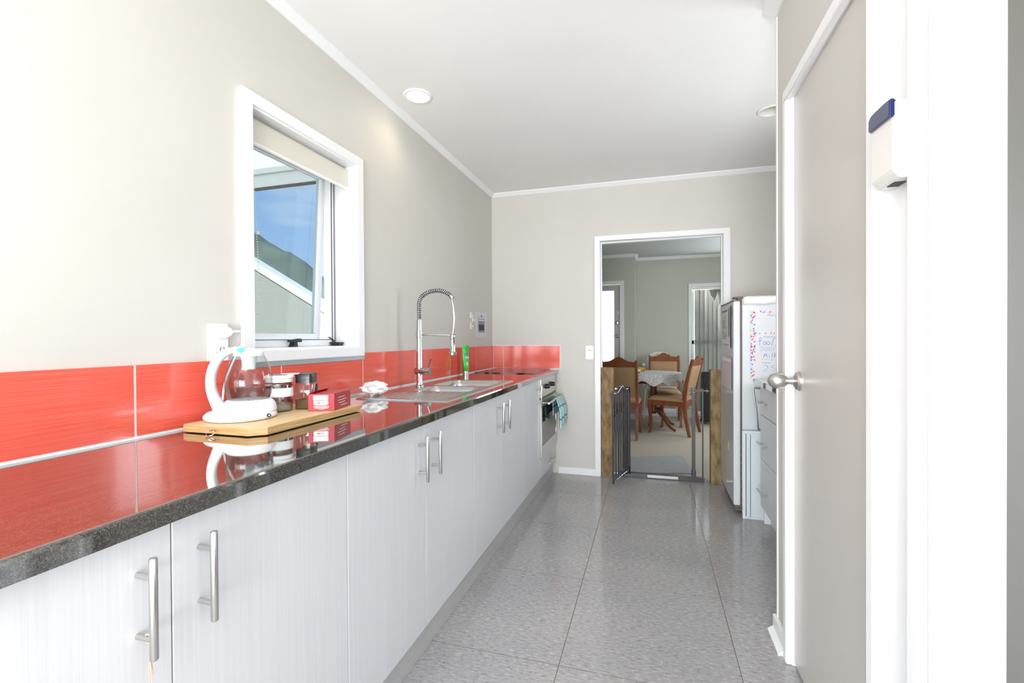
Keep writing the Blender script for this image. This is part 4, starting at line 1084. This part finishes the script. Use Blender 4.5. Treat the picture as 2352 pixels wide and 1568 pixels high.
# papers on the fridge door
def sheet(label, y0, y1, z0, z1, m_, cat='note', curl=.006):
    t = thing('paper_note', label, cat, (1.838, (y0+y1)/2, z0), 'notes on the fridge')
    MB().grid(lambda u, v: (1.8395-curl*(u**3)*(1-.2*v)-.0005, y1+(y0-y1)*u, z0+(z1-z0)*v), 10, 8).build('sheet', m_, t, solid=.0005)
    return t
s1 = sheet('white handwritten list sheet at the top of the fridge door', -.535, -.135, 1.065, 1.350, 'paper')
random.seed(21)
def scrib(z, a, b, col, wd=.006):
    ls_ = []; y = a
    while y < b:
        wl = random.uniform(.02, .05); pts_ = [(y+wl*i/5, z+random.uniform(-.006, .006)) for i in range(6)]; ls_.append(pts_); y += wl+.015
    return ls_
UX, UZ = (0, -1, 0), (0, 0, 1)
for z, a, b, c in ((1.322, .03, .26, 'print_green'), (1.275, .04, .20, 'olive_writing'), (1.255, .05, .21, 'olive_writing'), (1.237, .04, .20, 'olive_writing'), (1.218, .04, .17, 'olive_writing'), (1.205, .04, .28, 'olive_writing'), (1.180, .05, .12, 'olive_writing'), (1.165, .05, .24, 'olive_writing'), (1.148, .05, .20, 'olive_writing'), (1.130, .05, .22, 'olive_writing'), (1.086, .06, .32, 'pale_blue_marker')):
    strokes(scrib(z, a, b, c), (1.8375, -.135, 0), UX, UZ, .005 if z < 1.3 else .010, .002).build('handwriting', c, s1)
MB().grid(lambda u, v: (1.834-.008*u*u, -.42-.10*u, 1.14+.19*v+.01*u), 6, 6).build('folded_slip', 'paper', s1, solid=.0005)
s2 = sheet('faded pink bordered planner sheet low on the fridge door', -.555, -.125, .790, 1.005, 'pink_note', curl=.002)
MB().box(1.8372, 1.8378, -.545, -.135, .972, .995).build('printed_border', 'flat' if False else 'light_mauve', s2); MB().box(1.8372, 1.8378, -.545, -.135, .888, .892).build('ruled_line', 'pale_print', s2)
o = MB().prism([(-.418, .372), (-.400, .385), (-.395, .430), (-.412, .420)], 'x', 1.8400, 1.8412).build('sticker', 'yellow_sticker'); tag(o, 'small yellow-green sticker low on the fridge door', 'sticker')
# whiteboard planner on the fridge side
wb = thing('planner_sheet', 'white magnetic planner with a coloured triangle border on the fridge side', 'planner', (2.10, -.614, .86))
wx0, wx1, wz0, wz1 = 1.940, 2.240, .862, 1.304; wy = fy0_-.0008
BX(wx0, wx1, wy-.0008, wy, wz0, wz1).build('sheet', 'paper', wb)
random.seed(9); cols = ['print_pink', 'print_blue', 'print_yellow', 'print_aqua']; tri = {c: MB() for c in cols}
def addtri(x, z, s):
    c = random.choice(cols); k_ = random.choice([0, 1, 2, 3])
    P_ = [[(0, 0), (1, 0), (0, 1)], [(1, 0), (1, 1), (0, 1)], [(0, 0), (1, 0), (1, 1)], [(0, 0), (1, 1), (0, 1)]][k_]
    tri[c].add([(x+p_[0]*s, wy-.0012, z+p_[1]*s) for p_ in P_], [(0, 1, 2)])
s_ = .0135
z = wz0
while z < wz1-s_:
    addtri(wx0+.001, z, s_); 
    if random.random() < .7: addtri(wx0+.001+s_, z, s_)
    z += s_
for zz_ in (wz0, wz1-s_, 1.158, .992):
    x = wx0+.03 if zz_ not in (wz0, wz1-s_) else wx0
    while x < wx1-s_:
        if random.random() < .75: addtri(x, zz_, s_ if zz_ in (wz0, wz1-s_) else s_*.7)
        x += s_*1.25
for c in cols: tri[c].build('triangle_border', c, wb, merge=False)
mb = MB()
for zz_ in (1.255, 1.205): mb.box(wx0+.035, wx1-.01, wy-.0012, wy-.0010, zz_, zz_+.0012)
for i in range(9): mb.box(wx0+.032, wx1-.01, wy-.0012, wy-.0010, 1.130-.013*i, 1.1305-.013*i)
mb.build('ruled_line', 'pale_print', wb)
for s, x, z, sz in (('Meal plan', 2.075, 1.275, .020), ('Shopping list', 2.05, 1.140, .014), ('To do list', 2.03, .976, .012)):
    text_mb(s, sz, (x, wy-.001, z), (1, 0, 0), (.18, 0, 1), .0004).build('printed_heading', 'grey_print', wb)
def arc(cx, cz, rx, rz, a0, a1, n=10): return [(cx+rx*math.cos(a0+(a1-a0)*i/n), cz+rz*math.sin(a0+(a1-a0)*i/n)) for i in range(n+1)]
HW = {'blue_marker': [[(.030, .062), (.026, .070), (.020, .066), (.018, .020)], [(.008, .046), (.030, .050)],                     # f
        arc(.046, .034, .008, .010, 0, 2*PI), arc(.066, .034, .009, .010, 0, 2*PI), [(.098, .066), (.086, .020)], arc(.104, .042, .012, .022, 1.9, -1.6),      # o o d
        [(.040, -.058), (.044, -.034), (.050, -.048), (.056, -.032), (.060, -.056)], [(.072, -.054), (.072, -.040)], [(.086, -.056), (.090, -.028)], [(.100, -.058), (.102, -.026)], [(.114, -.030), (.103, -.044), (.115, -.058)]],
      'pale_blue_marker': [[(.022, -.012), (.024, .014)], arc(.026, .001, .012, .013, 1.6, -1.6), arc(.056, -.003, .008, .010, 0, 2*PI), arc(.078, -.003, .008, .010, 0, 2*PI), [(.096, .008), (.096, -.014)], [(.096, .002), (.106, .008)],   # D o o r
        arc(.052, -.116, .012, .010, 2.6, -.6)+[(.040, -.140), (.068, -.141)], [(.104, -.106), (.086, -.108), (.084, -.120)]+arc(.094, -.130, .011, .010, 1.9, -2.2)]}     # 2 5
for c, ln in HW.items():
    strokes(ln, (1.975, wy-.001, 1.066), (1, 0, 0), (0, 0, 1), .0022, .0004).build('handwriting', c, wb)
# quilted cloth over fridge top
def quilt(u, v):
    x = 1.900 + .585*u
    L1 = .052; s = v*(L1+.46)
    if s < L1: y, z = fy0_-.0045-.002*math.sin(u*30), 1.344+s*1.0+.003*math.sin(u*25)
    else: y, z = fy0_+(s-L1), 1.392+.004*abs(math.sin(u*30))*min(1, (s-L1)*30)+.006*math.exp(-((s-L1)/.03)**2)
    return (x, y, z)
q_ = MB().grid(quilt, 48, 24).build('quilted_cloth', 'quilt', smooth=3., solid=.004); tag(q_, 'white quilted cloth laid over the top of the refrigerator', 'cloth')
# leaning plastic panel
tr_ = thing('plastic_panel', 'pale blue plastic shelf panel standing upright against the fridge side', 'panel', (1.95, -.655, 0))
ty0, ty1 = -.668, -.646
mb = MB().box(1.890, 2.20, ty0+.006, ty1, .004, .545); mb.build('sheet', 'tray', tr_)
mb = MB().box(1.884, 1.900, ty0-.004, ty1, 0, .548).box(1.916, 1.926, ty0-.004, ty0+.008, 0, .54).box(1.884, 2.20, ty0-.002, ty0+.008, .540, .552).box(1.884, 2.20, ty0-.002, ty0+.008, .0, .014)
mb.build('rim', 'tray', tr_, bevel=.002)
mb = MB()
for i in range(10): mb.box(1.8815, 1.8845, ty0-.003, ty1, .04+.05*i, .046+.05*i)
mb.build('ridge', 'pale_print', tr_)
mb = MB().box(1.900, 1.908, ty0+.004, ty0+.0062, .006, .535).box(1.928, 1.932, ty0+.004, ty0+.0062, .01, .53); mb.build('groove', 'grey_print', tr_)
mb = MB().tube([(2.02, -.640, .815), (1.955, -.640, .818), (1.951, -.640, .808), (1.972, -.640, .64), (1.978, -.640, .56), (2.02, -.640, .555)], .0045, 8); o = mb.build('wire_rack', 'steel', smooth=.8); tag(o, 'thin bent wire rack wedged between fridge and drawers', 'rack')
# drawer unit and its benchtop
du = thing('drawer_unit', 'white three-drawer kitchen unit with bar handles beside the refrigerator', 'drawers', (2.28, -1.25, 0))
dx = 1.977; uy0, uy1 = -1.84, -.708
mb = MB().box(dx+.018, 2.60, uy1-.018, uy1, .0, .842).box(dx+.018, 2.60, uy0, uy0+.018, 0, .842).box(2.585, 2.60, uy0+.018, uy1-.018, 0, .842).box(dx+.018, 2.585, uy0+.018, uy1-.018, .100, .116)
mb.build('carcass', 'carcass', du)
BX(dx+.052, dx+.066, uy0+.018, uy1-.018, 0, .100).build('kickboard', 'cabinet', du)
for z0, z1, hz in ((.668, .838, .748), (.402, .664, .505), (.106, .398, .222)):
    for ya, yb in ((uy1-.566, uy1-.001), (uy0+.001, uy1-.569)):
        d_ = BX(dx, dx+.0175, ya, yb, z0, z1).build('drawer', 'cabinet', du, bevel=.001, seg=1)
        yc = ya + (yb-ya)*.5
        y_h = (uy1-.055, uy1-.205) if yb > -.8 else (yc+.08, yc-.08)
        mb = MB().tube([(dx-.030, y_h[0], hz), (dx-.030, y_h[1], hz)], .0055, 12)
        for y in (y_h[0]-.022, y_h[1]+.022): mb.tube([(dx-.030, y, hz), (dx+.001, y, hz)], .0042, 8)
        mb.build('handle', 'steel', d_, smooth=.7)
o = BX(1.953, 2.618, -1.860, -.648, .8435, ZC).build('benchtop', 'granite', bevel=.003); tag(o, 'short black granite benchtop over the drawers by the refrigerator', 'benchtop')

# ================================================================== DINING ROOM
DZ = -.10
YL, YR = 3.40, 3.80
mb = MB().box(-.7, .26, YL, YL+.1, DZ-.1, H).box(.905, 1.112, YL, YR+.1, DZ-.1, H).box(.26, .905, YL, YL+.1, 1.965, H)
o = mb.build('wall_dining_entry', 'dining_wall'); o['kind'] = 'structure'
X0, X1, Z0, Z1 = 1.945, 2.86, -.02, 1.912
mb = MB().box(1.112, X0, YR, YR+.1, DZ-.1, H).box(X1, 3.3, YR, YR+.1, DZ-.1, H).box(X0, X1, YR, YR+.1, Z1, H).box(X0, X1, YR, YR+.1, DZ-.1, Z0)
o = mb.build('wall_dining_far', 'dining_wall'); o['kind'] = 'structure'
o = BX(-.8, -.7, .11, YL+.1, DZ-.1, H).build('wall_dining_left', 'dining_wall'); o['kind'] = 'structure'
o = BX(3.2, 3.3, .11, YR, DZ-.1, H).build('wall_dining_right', 'dining_wall'); o['kind'] = 'structure'
mb = MB().box(-.7, .92, .1101, .13, DZ-.1, H).box(1.885, 3.2, .1101, .13, DZ-.1, H).box(.92, 1.885, .1101, .13, 1.945, H)
mb = MB().box(-.7, .893, .1102, .118, DZ, H).box(1.917, 3.2, .1102, .118, DZ, H).box(.893, 1.917, .1102, .118, 1.972, H)
o = mb.build('wall_dining_near', 'dining_wall'); o['kind'] = 'structure'
o = BX(-.8, 3.3, .1105, YR+.1, H, H+.03).build('ceiling_dining', 'dining_ceiling'); o['kind'] = 'structure'
mb = MB().prism([(YL, H), (YL, H-.045), (YL-.006, H-.045), (YL-.04, H-.006), (YL-.04, H)], 'x', -.7, 1.125)
mb.prism([(1.112, H), (1.112, H-.045), (1.118, H-.045), (1.152, H-.006), (1.152, H)], 'y', YL-.01, YR)
mb.prism([(YR, H), (YR, H-.045), (YR-.006, H-.045), (YR-.04, H-.006), (YR-.04, H)], 'x', 1.112, 3.2)
o = mb.build('trim_5', 'trim'); o['kind'] = 'structure'
mb = MB().box(1.112, 1.90, YR-.014, YR, DZ, DZ+.085).box(1.112, 1.126, YL, YR, DZ, DZ+.085).box(.95, 1.126, YL-.014, YL, DZ, DZ+.085)
o = mb.build('baseboard_dining', 'trim', bevel=.003); o['kind'] = 'structure'
# glazed entry door
d4 = struct('door_4', (.6, YL, DZ))
mb = MB().box(.892, .950, YL-.014, YL+.06, DZ, 1.958).box(.215, .262, YL-.014, YL+.06, DZ, 1.958).box(.215, .950, YL-.014, YL+.06, 1.952, 2.002)
mb.build('architrave', 'trim', d4, bevel=.003)
mb = MB().box(.800, .888, YL+.012, YL+.05, DZ+.01, 1.946).box(.266, .352, YL+.012, YL+.05, DZ+.01, 1.946).box(.352, .800, YL+.012, YL+.05, 1.858, 1.946).box(.352, .800, YL+.012, YL+.05, DZ+.01, .12)
lf = mb.build('leaf', 'door', d4)
BX(.352, .800, YL+.026, YL+.034, .12, 1.858).build('pane', 'clear', lf)
MB().lathe([(0, YL-.006), (.020, YL-.004), (.028, YL+.006), (.028, YL+.012), (0, YL+.012)], (.838, 0, 1.366), 'y', 20).build('deadlock', 'chrome', lf, smooth=.5)
mb = MB().lathe([(0, YL-.004), (.012, YL-.004), (.026, YL+.006), (.026, YL+.012), (0, YL+.012)], (.850, 0, 1.162), 'y', 18).tube([(.850, YL-.002, 1.162), (.850, YL-.04, 1.162), (.80, YL-.045, 1.162)], .011, 10)
mb.build('lever_handle', 'chrome', lf, smooth=.5)
BX(.852, .874, YL+.002, YL+.012, 1.493, 1.545).build('latch_plate', 'cream', lf, bevel=.002)
# dining window with vertical blind
w2 = struct('window_2', (2.4, YR, 0))
mb = MB().box(X0-.046, X0, YR-.016, YR, Z0-.04, Z1+.05).box(X1, X1+.046, YR-.016, YR, Z0-.04, Z1+.05).box(X0, X1, YR-.016, YR, Z1, Z1+.05).box(X0, X1, YR-.016, YR, Z0-.04, Z0)
mb.build('architrave', 'trim', w2, bevel=.002)
mb = MB().box(X0, X0+.035, YR+.055, YR+.09, Z0, Z1).box(X1-.035, X1, YR+.055, YR+.09, Z0, Z1).box(X0, X1, YR+.055, YR+.09, Z1-.035, Z1).box(X0, X1, YR+.055, YR+.09, Z0, Z0+.035).box(X0, X1, YR+.055, YR+.09, 1.03, 1.09)
mb.build('frame', 'greyalu', w2, bevel=.002)
BX(X0+.03, X1-.03, YR+.070, YR+.074, Z0+.03, Z1-.03).build('pane', 'pane', w2)
vb = thing('vertical_blind', 'grey-beige vertical slat blind hanging across the dining room window', 'blind', (2.4, YR+.02, Z0))
BX(X0+.004, X1-.004, YR+.004, YR+.034, Z1-.045, Z1-.004).build('headrail', 'cream', vb, bevel=.003)
proto = None
for i in range(13):
    xx = X0+.085+.062*i
    if proto is None:
        proto = MB().grid(lambda u, v: (xx+(u-.5)*.078, YR+.019+(.5-u)*.022+.004*math.sin(u*PI), Z0+.02+(Z1-.047-Z0-.02)*v), 4, 2).build('slat', 'vslat', vb, solid=.0006); px = proto.location.x
    else:
        o = proto.copy(); COL.objects.link(o); o.location.x = px+.062*i; o.rotation_euler.z = random.uniform(-.35, .45)
# chairs
def make_chair():
    t = thing('dining_chair', 'honey-brown wooden dining chair', 'chair', (0, 0, 0), 'honey-brown dining chairs')
    hw = .205
    def leg(path, name):
        mb = MB(); vs = []
        for (x, y, z, wx, wy) in path: vs += [(x-wx, y-wy, z), (x+wx, y-wy, z), (x+wx, y+wy, z), (x-wx, y+wy, z)]
        n_ = len(path); mb.add(vs, [(i*4+j, i*4+(j+1) % 4, (i+1)*4+(j+1) % 4, (i+1)*4+j) for i in range(n_-1) for j in range(4)] + [(3, 2, 1, 0), tuple(range((n_-1)*4, n_*4))])
        mb.build(name, 'chairwood', t, bevel=.004)
    for s in (-1, 1):
        leg([(s*hw, -.285, 0, .015, .018), (s*hw, -.262, .10, .016, .019), (s*hw, -.235, .25, .017, .021), (s*hw, -.222, .40, .018, .024), (s*hw, -.225, .50, .018, .025), (s*hw, -.245, .65, .017, .022), (s*hw, -.285, .82, .016, .019), (s*hw, -.325, .965, .015, .016)], 'leg')
        leg([(s*hw, .235, 0, .018, .018), (s*hw, .222, .012, .020, .018), (s*hw, .212, .05, .013, .013), (s*hw, .208, .15, .014, .014), (s*hw, .220, .27, .019, .020), (s*hw, .225, .36, .023, .024), (s*hw, .222, .44, .023, .024)], 'leg')
    mb = MB().box(-hw, hw, .205, .235, .365, .435).box(-hw, hw, -.24, -.21, .365, .435).box(-hw-.012, -hw+.012, -.22, .22, .365, .435).box(hw-.012, hw+.012, -.22, .22, .365, .435)
    mb.build('seat_rail', 'chairwood', t, bevel=.003)
    mb = MB()
    def seat(u, v):
        x = (u-.5)*.455; y = -.215+.47*v; e = min(1, min(u, 1-u)*8)*min(1, min(v, 1-v)*8)
        return (x, y, .440+.045*e**.5)
    mb.grid(seat, 16, 16).box(-.226, .226, -.213, .253, .432, .442); mb.build('seat', 'uphol', t, smooth=1., merge=False)
    # crest rail with hump
    def bk(z): return -.245-(z-.65)*.25
    pts = []; N = 16
    for i in range(N+1):
        u = i/N; x = -hw+.012+(2*hw-.024)*u; h = .945+.062*math.exp(-((u-.5)/.21)**2); pts.append((x, h))
    mb = MB(); vs = []
    for x, h in pts:
        yb = bk(.885); yt = bk(h)
        vs += [(x, yb-.012, .880), (x, yb+.012, .880), (x, yt+.011, h), (x, yt-.011, h)]
    n_ = len(pts); mb.add(vs, [(i*4+j, i*4+(j+1) % 4, (i+1)*4+(j+1) % 4, (i+1)*4+j) for i in range(n_-1) for j in range(4)] + [(3, 2, 1, 0), tuple(range((n_-1)*4, n_*4))])
    mb.build('crest_rail', 'chairwood', t, smooth=.7)
    mb = MB(); 
    def bp_(s):
        def f(u, v):
            x = (u-.5)*2*(hw-.014); z = .535+.348*v; e = min(1, min(u, 1-u)*7, min(v, 1-v)*7)
            return (x, bk(z)+s*(.006+.014*max(0, e)**.5), z)
        return f
    mb.grid(bp_(1), 12, 12).grid(bp_(-1), 12, 12); mb.box(-hw+.014, hw-.014, bk(.53)-.010, bk(.53)+.010, .515, .540)
    mb.build('backrest', 'uphol', t, smooth=1., merge=False)
    return t
c1 = make_chair(); c1.location = (.985, 2.205, DZ); c1.rotation_euler.z = math.radians(-4)
c1['label'] = 'honey-brown dining chair with its back to the doorway, behind the left post'
dup(c1, (1.605, 2.555, DZ), math.radians(68), 'honey-brown dining chair turned sideways at the right end of the table')
dup(c1, (1.525, 3.14, DZ), math.radians(180), 'honey-brown dining chair on the far side of the table facing the doorway')
# table and cloth
TX, TY, TZ = 1.17, 2.78, .655
tb_ = thing('dining_table', 'oval pedestal dining table with splayed curved wooden legs', 'table', (TX, TY, DZ))
MB().lathe([(0, TZ-.028), (1, TZ-.028), (1.0, TZ-.006), (.99, TZ), (0, TZ)], (TX, TY, 0), 'z', 48, sx=.56, sy=.44).build('tabletop', 'tablewood', tb_, smooth=.5)
MB().lathe([(0, TZ-.12), (1, TZ-.12), (1, TZ-.028), (0, TZ-.028)], (TX, TY, 0), 'z', 40, sx=.47, sy=.36).build('apron', 'shadow_board', tb_)  # near-black apron colour stands for the shade under the tabletop
for px_ in (TX-.20, TX+.20):
    MB().lathe([(.035, DZ+.20), (.055, DZ+.24), (.045, DZ+.30), (.03, DZ+.36), (.05, DZ+.45), (.04, DZ+.55), (.06, TZ-.12)], (px_, TY, 0), 'z', 20).build('pedestal', 'tablewood', tb_, smooth=.6)
    for sy_ in (-1, 1):
        s_ = 1 if px_ > TX else -1
        d_ = Vector((s_*.75, sy_*.66, 0)).normalized(); c = Vector((px_, TY, 0))
        MB().tube([c+d_*a+Vector((0, 0, DZ+z)) for a, z in ((.0, .26), (.08, .245), (.16, .18), (.24, .09), (.30, .04), (.36, .018))], [.032, .032, .028, .024, .02, .016], 10).build('leg', 'tablewood', tb_, smooth=.8)
def clothf(u, v):
    a = 2*PI*u; sc_ = 1 + .0
    r1 = 1.012
    if v < .5: k = v/.5*r1; z = TZ+.004
    else:
        q = (v-.5)/.5; wob = .5+.5*math.sin(a*9)+.3*math.sin(a*4+1); k = r1 + .035*q*(.6+.7*wob); z = TZ+.004 - q*(.120+.028*math.sin(a*14)+.014*math.sin(a*5))
    return (TX+.56*k*math.cos(a), TY+.44*k*math.sin(a), z)
tc_ = MB().grid(clothf, 120, 16).build('tablecloth', 'cloth', smooth=3., solid=.002); tag(tc_, 'grey-white lace tablecloth draped over the dining table', 'tablecloth')
# toys on the table
ty_ = thing('toy', 'yellow and orange plastic toy lying on the tablecloth', 'toy', (1.20, 2.95, TZ+.006))
MB().tube([(1.11, 2.96, TZ+.035), (1.13, 2.96, TZ+.04), (1.21, 2.95, TZ+.036), (1.235, 2.95, TZ+.034)], [.015, .026, .026, .02], 14).build('barrel', 'yellow_toy', ty_, smooth=.8)
MB().tube([(1.236, 2.95, TZ+.034), (1.262, 2.95, TZ+.03)], [.026, .020], 14).build('end_cap', 'orange_toy', ty_, smooth=.8)
MB().lathe([(0, 0), (.016, .004), (.012, .02), (0, .024)], (1.09, 2.96, TZ+.055), 'z', 12).build('orange_knob', 'orange_toy', ty_, smooth=.8)
t2_ = thing('toy', 'small green and white toy car on the table edge', 'toy', (1.17, 2.55, TZ+.006))
MB().box(1.135, 1.195, 2.53, 2.58, TZ+.014, TZ+.042).build('body', 'green_toy', t2_, bevel=.006); MB().box(1.145, 1.205, 2.528, 2.582, TZ+.030, TZ+.058).build('cabin', 'white', t2_, bevel=.006)
mb = MB()
for x in (1.148, 1.186):
    for y in (2.526, 2.576): mb.cyl((x, y, TZ+.0155), .010, .008, 'y', 12)
mb.build('wheels', 'black', t2_, kind='stuff')
# highchair
hc = thing('highchair', 'white highchair with a colourful spotted padded back behind the dining table', 'highchair', (1.47, 3.60, DZ))
def hcb(s):
    def f(u, v):
        a = PI*u; x = 1.47-.188*math.cos(a)*(1 if v > .0 else 1); top = .735+.185*math.sin(a)**.55
        return (x, 3.60+s*(.012+.012*math.sin(PI*v)*math.sin(a)), .50+(top-.50)*v)
    return f
MB().grid(hcb(1), 24, 10).grid(hcb(-1), 24, 10).build('padded_back', 'spot', hc, smooth=1.2)
MB().box(1.275, 1.70, 3.485, 3.60, .36, .40).build('seat', 'white', hc, bevel=.01)
for x in (1.235, 1.725): MB().box(x-.024, x+.024, 3.485, 3.60, .70, .745).build('armrest', 'white', hc, bevel=.012, seg=3)
for x in (1.235, 1.725):
    MB().tube([(x, 3.56, .72), (x, 3.57, .38)], .016, 10).build('arm_post', 'white', hc, smooth=.8)
for x, s in ((1.26, -1), (1.70, 1)):
    for y0, y1 in ((3.50, 3.50), (3.58, 3.72)): MB().tube([(x, y0, .37), (x+.03*s, y1, DZ+.004)], .014, 10).build('leg', 'white', hc, smooth=.8)
MB().box(1.26, 1.70, 3.485, 3.498, .02, .07).build('footrest', 'white', hc, bevel=.006)
# black heater / speaker by the window
ht = thing('heater', 'tall black fin heater on the carpet below the dining window', 'heater', (2.10, 3.40, DZ))
for i in range(7):
    MB().box(2.045, 2.185, 3.24+.045*i, 3.268+.045*i, DZ+.06, .625).build('fin', 'black', ht, bevel=.010, seg=3)
MB().box(2.055, 2.175, 3.20, 3.242, DZ+.05, .62).build('control_box', 'black', ht, bevel=.012)
MB().lathe([(0, 3.192), (.016, 3.192), (.018, 3.20), (0, 3.20)], (2.14, 0, .50), 'y', 14).build('dial', 'grey_print', ht)
for y in (3.26, 3.50):
    MB().box(2.04, 2.19, y-.012, y+.012, DZ+.035, DZ+.062).build('foot', 'black', ht)
    for x in (2.05, 2.18): MB().lathe([(0, -.012), (.020, -.010), (.020, .010), (0, .012)], (x, y, DZ+.0205), 'x', 14).build('caster', 'black', ht)
# floor mat
o = MB().prism([(1.10, .46), (1.705, .62), (1.645, 1.255), (1.12, 1.06)], 'z', DZ+.0005, DZ+.012).build('door_mat', 'mat', bevel=.003); tag(o, 'thin grey doormat on the carpet just past the safety gate', 'mat')
# white charger box at skirting
o = BX(1.80, 1.93, 3.68, 3.76, DZ+.0005, DZ+.13).build('storage_box', 'white', bevel=.006); tag(o, 'small white box on the carpet against the far skirting', 'box')
cable2 = MB().tube([(1.93, 3.72, DZ+.02), (2.0, 3.60, DZ+.008), (2.06, 3.55, DZ+.008), (2.12, 3.56, DZ+.02)], .004, 6).build('extension_cable', 'black', smooth=.9); tag(cable2, 'black power cord trailing across the carpet to the heater', 'cord')

# ================================================================== OUTDOORS
o = BX(-80, 60, -60, 80, -.9, -.7).build('lawn', 'grass'); o['kind'] = 'structure'
# porch soffit and fascia boards outside the kitchen window
pr = thing('porch_roof', 'white porch soffit and fascia boards seen through the kitchen window', 'roof', (-1.6, -2.0, 2.49))
BX(-3.6, -.45, -4.6, -.50, 2.66, 2.664).build('roof_sheet', 'frost', pr)
BX(-3.6, -.45, -.53, -.50, 2.490, 2.602).build('fascia_board', 'outwhite', pr); BX(-3.6, -.45, -.555, -.52, 2.606, 2.650).build('fascia_board', 'outwhite', pr)
BX(-3.6, -.45, -.535, -.495, 2.478, 2.492).build('drip_edge', 'brown', pr)
for x in (-3.5, -.60): BX(x-.05, x+.05, -.60 if x < -1 else -4.5, -.50 if x < -1 else -4.4, -.7, 2.66).build('post', 'outwhite', pr)
# sloping bank wall with white capping
bw = thing('bank_wall', 'sloping grey rendered bank wall with white capping outside the window', 'wall', (-8, 6, -.7))
A0, A1 = (-11.6, 4.62), (-3.4, .10)
MB().prism([(A0[0], -.7), (A1[0], -.7), A1, A0], 'y', 6.0, 6.25).build('wall', 'outwall', bw)
MB().prism([A0, A1, (A1[0], A1[1]+.21), (A0[0], A0[1]+.21)], 'y', 5.93, 6.3).build('capping', 'outwhite', bw)
o = BX(-7, -.16, -9, 3.0, -.7, -.66).build('bounce_slab', 'outpave'); o['kind'] = 'structure'  # unseen pale slab added to bounce sun up to the porch roof
fw_ = thing('backdrop_wall', 'added white backdrop wall that brightens the glazed dining room door', 'wall', (-1, 8, -.7))  # wall added so the door glass reads bright white
BX(-8, 5, 8.0, 8.2, -.7, 2.7).build('wall', 'outwhite', fw_); BX(-8, 5, 7.95, 8.25, 2.7, 2.78).build('capping', 'outwhite', fw_)
# hillside
def hill(u, v):
    x = -95+85*u; y = 30+25*v
    h = 7.9+(-34.1-x)*.69 + 1.2*mnoise.noise(Vector((x*.12, y*.1, 0)))
    h = max(-.7, min(h, 30))
    return (x, y+ .0, -.7+(h+.7)*(min(1, v*2.5) if v < .4 else 1-(v-.4)*1.2)+ .35*mnoise.noise(Vector((x*.7, y*.5, 4))))
o = MB().grid(hill, 120, 16).build('hillside', 'outgreen', smooth=3.); o['kind'] = 'structure'
